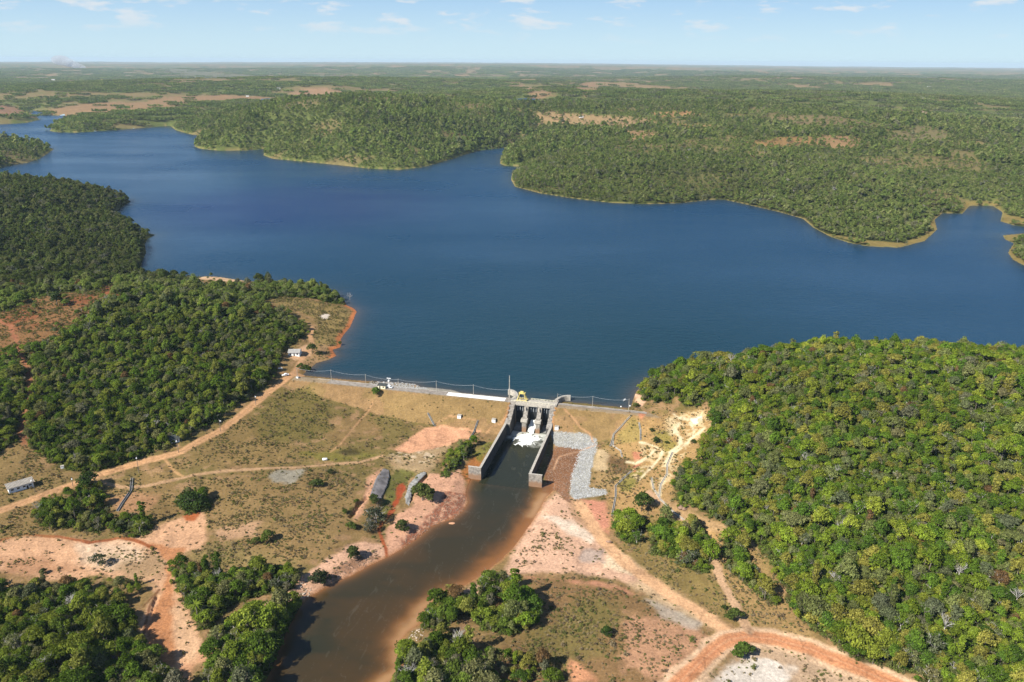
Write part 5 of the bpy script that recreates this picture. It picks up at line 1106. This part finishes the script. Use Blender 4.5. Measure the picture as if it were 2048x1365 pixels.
PAL_L = np.array([(.125, .160, .020), (.155, .180, .026), (.082, .128, .015), (.170, .175, .036), (.140, .138, .055), (.100, .138, .022), (.064, .100, .013)])
PAL_F = np.array([(.165, .196, .055), (.145, .182, .048), (.190, .202, .075), (.115, .155, .040)])
RUST = np.array((.19, .115, .05)); GREYT = np.array((.16, .145, .115))
pts = []; 
for r0, r1, s in ((170, 620, 3.0), (620, 1000, 4.2), (1000, 1800, 5.4), (1800, 3000, 8.2), (3000, 8200, 40), (8200, 17000, 72)):
    X, Y = jitter_grid(r0, r1, s, int(r1)); td_ = gsample(tden, X, Y); z_ = gsample(GZ, X, Y)
    rg = np.random.default_rng(int(r1) + 1); k = rg.random(len(X)) < td_; X, Y, z_, td_ = X[k], Y[k], z_[k], td_[k]; n = len(X)
    if r0 >= 1800:
        rg = np.random.default_rng(int(r1) + 2)
    cl = fbm(X, Y, 45, 3, 83)
    if r0 < 1800:
        idx = rg.choice(12, n, p=[.17, .15, .14, .12, .12, .09, .04, .03, .08, .04, .01, .01])
        if r0 >= 1000: idx = np.where(rg.random(n) < 0.6, rg.integers(12, 15, n), idx)
    elif r0 < 3000: idx = rg.integers(12, 15, n)
    else: idx = rg.integers(15, 18, n)
    sc1 = rg.choice([.45, .62, .82, 1.1], n, p=[.34, .36, .22, .08]) * rg.uniform(.85, 1.15, n) * (0.72 + 0.5 * cl) * (0.75 + 0.3 * np.minimum(td_, 1))
    if r0 >= 8000: sc1 = rg.uniform(1.5, 2.0, n)
    elif r0 >= 3000: sc1 = rg.uniform(.9, 1.1, n)
    elif r0 >= 1800: sc1 = sc1 * 1.85
    elif r0 >= 1000: sc1 = sc1 * 1.2
    elif r0 < 200: sc1 = sc1 * 0.92 * (1 + 0.25 * (1 - sstep(300, 400, np.hypot(X, Y))))
    scl = np.c_[sc1, sc1, sc1 * (rg.uniform(.82, 1.2, n) if r0 < 8000 else 0.6)]
    pal = np.where((X > 0)[:, None], PAL_R[rg.integers(0, 7, n)], PAL_L[rg.integers(0, 7, n)])
    r = np.hypot(X, Y); kf = sstep(560, 900, r)[:, None]; pal = pal * (1 - kf) + PAL_F[rg.integers(0, 4, n)] * kf
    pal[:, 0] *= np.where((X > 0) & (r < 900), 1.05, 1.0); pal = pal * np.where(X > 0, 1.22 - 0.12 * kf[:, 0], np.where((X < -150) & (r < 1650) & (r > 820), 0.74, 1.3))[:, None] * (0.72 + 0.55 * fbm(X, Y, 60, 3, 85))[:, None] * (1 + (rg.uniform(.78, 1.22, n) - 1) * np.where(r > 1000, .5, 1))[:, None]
    rr_ = rg.random(n); pal = np.where((rr_ < .009)[:, None] & (r < 900)[:, None], RUST * rg.uniform(.7, 1.1, n)[:, None], pal); pal = np.where(((rr_ > .93) | np.isin(idx, (8, 9)) & (rr_ > .5))[:, None], pal * .45 + GREYT * .55, pal)
    pts.append((np.c_[X, Y, z_ - 0.15], idx, rg.uniform(0, 6.28, n), scl, pal))
TP, TI, TRo, TS, TT = [np.concatenate([p[i] for p in pts]) for i in range(5)]
# the trees that show largest are things of their own
px, py, dep = project(TP[:, 0], TP[:, 1], TP[:, 2] + 5)
inf = (px > 10) & (px < 2038) & (py > 20) & (py < 1358) & (dep < 700)
size_ = np.where(inf, TS[:, 0] * 8 / dep, 0)
size_[TI == N_BARE] *= 1.2
big = np.argsort(-size_)[:262]
REG = [([(0, 1150), (360, 1150), (360, 1400), (-50, 1400)], 'leafy tree of the dark wood in the corner left of the sandy stream', 'trees of the dark wood left of the sandy stream'),
       ([(340, 1120), (600, 1120), (600, 1215), (470, 1230), (400, 1280)], 'leafy tree of the clump between the sandy stream and the pink bank', 'trees between the sandy stream and the pink bank'),
       ([(380, 1290), (470, 1230), (640, 1170), (640, 1250), (540, 1400), (380, 1400)], 'leafy tree leaning over the left edge of the brown river', 'trees over the left river edge'),
       ([(740, 1150), (1120, 1130), (1120, 1300), (1000, 1400), (740, 1400)], 'leafy tree on the right river bank beside the brown field', 'trees on the right river bank'),
       ([(1210, 1000), (1440, 1020), (1440, 1170), (1330, 1160), (1210, 1100)], 'leafy tree of the clump between the sandy road and the hill track', 'trees between the sandy road and the hill track'),
       ([(0, 500), (640, 500), (640, 900), (300, 950), (0, 1120)], 'leafy tree on the left side above the dirt road', 'trees above the left dirt road')]
def inpoly(P, x, y):
    ins = False; n = len(P)
    for i in range(n):
        ax, ay = P[i]; bx, by = P[(i + 1) % n]
        if (ay > y) != (by > y) and x < ax + (bx - ax) * (y - ay) / (by - ay): ins = not ins
    return ins
def tint_word(c):
    if c[0] > c[1] * 1.3: return 'rusty brown'
    if c[2] > c[1] * 0.55: return 'greyish'
    if c[1] > 0.17: return 'bright yellow-green'
    if c[1] > 0.115: return 'mid-green'
    return 'dark green'
WHERE = {}
def plant_thing(name, loc, ki, rot, scl, tint, label, cat, group, stem='trunk', leaf='crown'):
    t = empty(name, loc, rot); t.scale = scl; tag(t, label, cat, group)
    a = link(stem, TRUNK_ME[ki], t)
    if CROWN_ME[ki] is not None:
        b = link(leaf, CROWN_ME[ki], t); b['tint'] = [float(c) for c in tint]
    return t
for k in big:
    lb_, gp = 'leafy tree among the nearest of the dense wood on the right hillside', 'nearest trees of the right hillside wood'
    for P_, l_, g_ in REG:
        if inpoly(P_, px[k], py[k]): lb_, gp = l_, g_; break
    w_ = tint_word(TT[k]); bare = TI[k] == N_BARE
    lb_ = lb_.replace('leafy tree', 'bare pale tree' if bare else w_ + (' palm' if TI[k] == 10 else ' flat-topped tree' if TI[k] == 7 else ' sparse tree' if TI[k] in (8, 9) else ' slender tree' if TI[k] == 6 else ' round-crowned tree'))
    plant_thing('palm_tree' if TI[k] == 10 else 'bare_tree' if bare else 'tree', tuple(TP[k]), int(TI[k]), float(TRo[k]), tuple(TS[k]), TT[k], lb_, 'palm' if TI[k] == 10 else 'tree', gp)
rest = np.ones(len(TP), bool); rest[big] = False
tag(scatter_object('woodland', ccol, TP[rest], TI[rest], TRo[rest], TS[rest], TT[rest]), kind='stuff')
print('trees', len(TP), round(time.time() - T0, 1))
# bushes and trees that stand alone
BUSH = [(1213, 1272, 27, 2, 'lone round dark green bush in the middle of the brown field', (.05, .085, .018)), (1468, 1240, 34, 5, 'round green bush between the sandy road and the hill track', (.075, .10, .022)), (1485, 1312, 42, 5, 'round green bush on the pale ground inside the orange road bend', (.075, .115, .02)),
 (845, 1001, 48, 5, 'wide green bush beside the broken grey concrete lining', (.095, .115, .03)), (805, 1062, 34, 2, 'small green bush on the pink river bank below the dry channel', (.075, .095, .026)), (707, 1116, 32, 2, 'small round bush on the pink bank above the river', (.07, .09, .025)), (640, 1168, 40, 0, 'dark green bush right at the left edge of the river', (.045, .06, .025)),
 (625, 709, 20, 3, 'upright green tree beside the white house', (.055, .09, .02)), (752, 1046, 52, 8, 'grey-green shrub at the foot of the dry channel', (.075, .085, .05)), (741, 1062, 34, 8, 'smaller grey shrub below the grey-green shrub in the dry channel', (.085, .09, .06)), (748, 1007, 26, 5, 'green shrub touching the dark concrete lining', (.08, .10, .03)),
 (536, 1082, 30, 5, 'bright green bush on the scrub plain beside a smaller one', (.10, .13, .025)), (512, 1088, 20, 5, 'smaller bright green bush left of the other on the scrub plain', (.105, .13, .03)), (633, 974, 26, 5, 'flat green bush below the gravel patch on the track', (.085, .11, .03)), (661, 948, 15, 2, 'tiny dark bush beside the foot track', (.07, .085, .03)),
 (713, 1006, 12, 5, 'tiny bright bush at the top of the eroded gully', (.09, .12, .02)), (690, 1027, 13, 5, 'tiny bush halfway down the eroded gully', (.085, .11, .02)), (702, 1058, 22, 5, 'small light green bush at the lower end of the gully', (.10, .13, .03)),
 (752, 790, 22, 5, 'bright green shrub on the dam slope under the cream hut', (.11, .17, .03)), (1304, 864, 11, 2, 'tiny dark bush at the top of the scarred slope', (.055, .075, .02)), (1312, 886, 16, 2, 'dark bush on the small mound of the scarred slope', (.055, .08, .02)), (1387, 887, 13, 2, 'dark bush beside the white forked scar', (.05, .08, .02)), (1334, 888, 10, 5, 'tiny green bush beside the dark one on the small mound', (.07, .09, .02)),
 (197, 1131, 32, 8, 'low grey-green bush alone on the pale sand flat', (.075, .09, .045)), (87, 1148, 14, 2, 'tiny dark bush on the brown sand by the lower left wood', (.06, .07, .03)), (1283, 1023, 42, 0, 'green tree with a dark shadow above the bush clump by the sandy road', (.07, .105, .022)), (178, 978, 40, 4, 'big round dark tree right beside the left dirt road', (.045, .072, .016)),
 (383, 1016, 60, 4, 'wide dark green bush at the head of the orange stream', (.05, .08, .02)), (1448, 1219, 13, 2, 'tiny dark bush above the round one by the hill track', (.055, .08, .02)), (1272, 815, 14, 5, 'green bush at the right end of the dam under the pale bank', (.10, .12, .03)), (680, 690, 10, 5, 'tiny green bush by the orange lake shore', (.10, .12, .03)),
 (612, 744, 20, 5, 'low green bush on the shore between the junction and the lake', (.075, .10, .025)), (602, 738, 16, 5, 'low green bush closest to the road junction', (.085, .11, .025)), (115, 612, 26, 2, 'round dark tree standing alone on the red hillside', (.06, .085, .03))]
for px_, py_, w_, ki, lb_, c_ in BUSH:
    X, Y, Z = hit(px_, py_); ds = math.dist((X, Y, Z), (0, 0, CAM_H)); rad = w_ * ds / FPX / 2; s_ = rad / VAR[ki]['R']
    is_t = 'tree' in lb_.split()
    plant_thing('tree' if is_t else 'bush', (X, Y, Z - (0.0 if is_t else VAR[ki]['H'] * VAR[ki]['base'] * 0.8 * s_)), ki, random.uniform(0, 6), (s_, s_, s_ * random.uniform(.8, 1)), c_, lb_, 'tree' if is_t else 'bush', 'bushes standing alone', 'trunk' if is_t else 'stem', 'crown' if is_t else 'foliage')
for px_, py_, s_, lb_ in ((1885, 1275, 1.15, 'bleached leafless tree spreading over the lower right wood'), (917, 1308, 1.25, 'pale bare snag rising above the trees on the right river bank'), (1680, 1075, 0.9, 'bleached leafless tree in the middle of the right wood'), (700, 604, 0.9, 'bare pale tree at the tip of the wooded point'), (2030, 1215, 1.0, 'bleached leafless tree at the far right of the lower wood')):
    X, Y, Z = hit(px_, py_); plant_thing('bare_tree', (X, Y, Z), N_BARE, random.uniform(0, 6), (s_, s_, s_ * 1.2), (1, 1, 1), lb_, 'tree', None)

# low scrub and grass tufts
scol = bpy.data.collections.new('scrub_kinds')
for i in range(5):
    kw = [dict(H=1.1, R=.8, base=.0, lobes=5, nleaf=70, size=.34, shape='bush'), dict(H=.8, R=1.0, base=.0, lobes=6, nleaf=80, size=.32, shape='bush'), dict(H=1.6, R=1.0, base=.0, lobes=6, nleaf=110, size=.36, shape='bush'), dict(H=.6, R=.7, base=.0, lobes=4, nleaf=44, size=.3, shape='bush', jit=.9), dict(H=2.2, R=1.5, base=.0, lobes=8, nleaf=170, size=.42, shape='bush')][i]
    c_ = crown(700 + i, **kw); scol.objects.link(bpy.data.objects.new('scrub_%d' % i, new_mesh('scrub', c_[0], c_[1], [LEAF], False, {'lv': ('FLOAT', c_[2])})))
X, Y = jitter_grid(170, 820, 1.35, 5); td_ = np.minimum(gsample(tden, X, Y), 1); sd_ = gsample(sden, X, Y) * (1 - td_); cl = fbm(X, Y, 7, 3, 91); rg = np.random.default_rng(6)
r = np.hypot(X, Y); k = (rg.random(len(X)) < sd_ * (0.25 + 1.5 * sstep(.38, .62, cl)) + td_ * np.where(r < 560, .62, .3)) & (r < 820); X, Y = X[k], Y[k]; td_ = td_[k]; n = len(X); z_ = gsample(GZ, X, Y)
idx = rg.choice(5, n, p=[.27, .29, .12, .28, .04]); s1 = rg.uniform(.4, 1.0, n) * (1 + 1.6 * td_)
PS = np.array([(.20, .175, .070), (.25, .20, .105), (.15, .150, .050), (.29, .225, .135), (.16, .175, .050), (.22, .160, .095)])
tn_ = PS[rg.integers(0, 6, n)] * (0.75 + .5 * fbm(X, Y, 25, 3, 93))[:, None]
tn_ = tn_ * (1 - td_[:, None] * 0.92) + td_[:, None] * 0.92 * np.array((.115, .165, .026)) * rg.uniform(.6, 1.4, n)[:, None]
tag(scatter_object('scrub', scol, np.c_[X, Y, z_ - .08], idx, rg.uniform(0, 6.28, n), np.c_[s1, s1, s1 * rg.uniform(.7, 1.2, n)], tn_), kind='stuff')
print('scrub', n, round(time.time() - T0, 1))
# loose stones
def stones(name, polys, m_, s, smin, smax, seed, thin=1.0):
    rc = bpy.data.collections.new(name + '_kinds')
    for i in range(5): rc.objects.link(bpy.data.objects.new(name + '_%d' % i, rock_mesh(name, m_, seed * 10 + i, 1)))
    rg = np.random.default_rng(seed); PX, PY = [], []
    for pl in polys:
        W_ = trace(pl); x0, y0 = W_.min(0); x1, y1 = W_.max(0); X, Y = np.meshgrid(np.arange(x0, x1, s), np.arange(y0, y1, s)); X = X.ravel() + rg.uniform(-.5, .5, X.size) * s; Y = Y.ravel() + rg.uniform(-.5, .5, Y.size) * s
        k = (sdf_poly(W_, X, Y) < (rg.random(len(X)) - .5) * 1.5) & (rg.random(len(X)) < thin); PX.append(X[k]); PY.append(Y[k])
    X = np.concatenate(PX); Y = np.concatenate(PY); n = len(X); z_ = gsample(GZ, X, Y); sz = rg.uniform(smin, smax, n) * rg.uniform(.7, 1.2, n)
    tag(scatter_object(name, rc, np.c_[X, Y, z_ + .05], rg.integers(0, 5, n), rg.uniform(0, 6.28, n), np.c_[sz, sz * rg.uniform(.7, 1.2, n), sz * rg.uniform(.6, .9, n)], np.ones((n, 3))), kind='stuff')
GREYP = [(1101,863),(1140,865),(1175,870),(1192,880),(1194,895),(1188,912),(1182,940),(1178,975),(1212,980),(1216,988),(1190,993),(1150,999),(1138,990),(1143,950),(1155,912),(1160,900),(1110,893)]
stones('riprap', [GREYP, [(740,763),(797,766),(831,769),(842,774.5),(857,779.5),(800,777),(740,770)]], ROCKG, 0.8, .5, 1.25, 21, .85)
REDP = [(1110,893),(1162,899),(1156,915),(1146,945),(1139,985),(1142,1006),(1128,1001),(1118,986),(1093,968),(1089,950),(1098,915)]
stones('rubble', [REDP, [(888,985),(933,990),(927,1017),(895,1042),(831,1080),(800,1095),(805,1080),(840,1052),(869,1025)], [(640,1160),(700,1120),(740,1108),(760,1115),(700,1148),(650,1172)]], ROCKR, 0.95, .45, 1.2, 22, .7)
stones('pale_rocks', [[(600,1165),(612,1160),(625,1185),(612,1198),(600,1190)], [(806,1288),(830,1262),(850,1252),(848,1270),(820,1296)], [(806,1312),(822,1310),(815,1345),(803,1350)], [(540,1205),(600,1180),(605,1192),(560,1212)]], mat('pale_rock', (.40, .32, .24), .95, .3, .8), 1.0, .35, 1.15, 23, .6)

# ------------------------------------------------------------------ smoke and air
import bmesh
bm = bmesh.new(); X, Y, Z = onz(160, 139, 30)
r_ = random.Random(3); me = bpy.data.meshes.new('smoke')
for i in range(9):
    f_ = i / 8; o_ = len(bm.verts)
    mtx = Matrix.Translation((X + 60 - f_ * 420 + r_.uniform(-20, 20), Y + r_.uniform(-60, 60), 60 + f_ * 130)) @ Matrix.Diagonal((60 + 110 * f_, 60 + 60 * f_, 40 + 45 * f_, 1))
    bmesh.ops.create_icosphere(bm, subdivisions=2, radius=1.0, matrix=mtx)
bm.to_mesh(me); bm.free()
SM = bpy.data.materials.new('smoke'); SM.use_nodes = True; SM.node_tree.nodes.remove(SM.node_tree.nodes['Principled BSDF'])
vs = N(SM.node_tree, 'ShaderNodeVolumePrincipled'); vs.inputs['Color'].default_value = (.95, .95, .95, 1); vs.inputs['Density'].default_value = 0.012; L(SM.node_tree, vs.outputs[0], SM.node_tree.nodes['Material Output'].inputs['Volume']); me.materials.append(SM)
tag(link('smoke', me), kind='stuff')
hz = MB().box(-36000, 36000, -400, 48500, -26, 262).build('haze', WHITE)
HM = bpy.data.materials.new('haze'); HM.use_nodes = True; HM.node_tree.nodes.remove(HM.node_tree.nodes['Principled BSDF'])
vp = N(HM.node_tree, 'ShaderNodeVolumePrincipled'); vp.inputs['Color'].default_value = (.70, .87, .98, 1); vp.inputs['Density'].default_value = 2.6e-5; vp.inputs['Anisotropy'].default_value = 0.0
L(HM.node_tree, vp.outputs[0], HM.node_tree.nodes['Material Output'].inputs['Volume']); hz.data.materials.clear(); hz.data.materials.append(HM); tag(hz, kind='stuff')
print('done', round(time.time() - T0, 1))
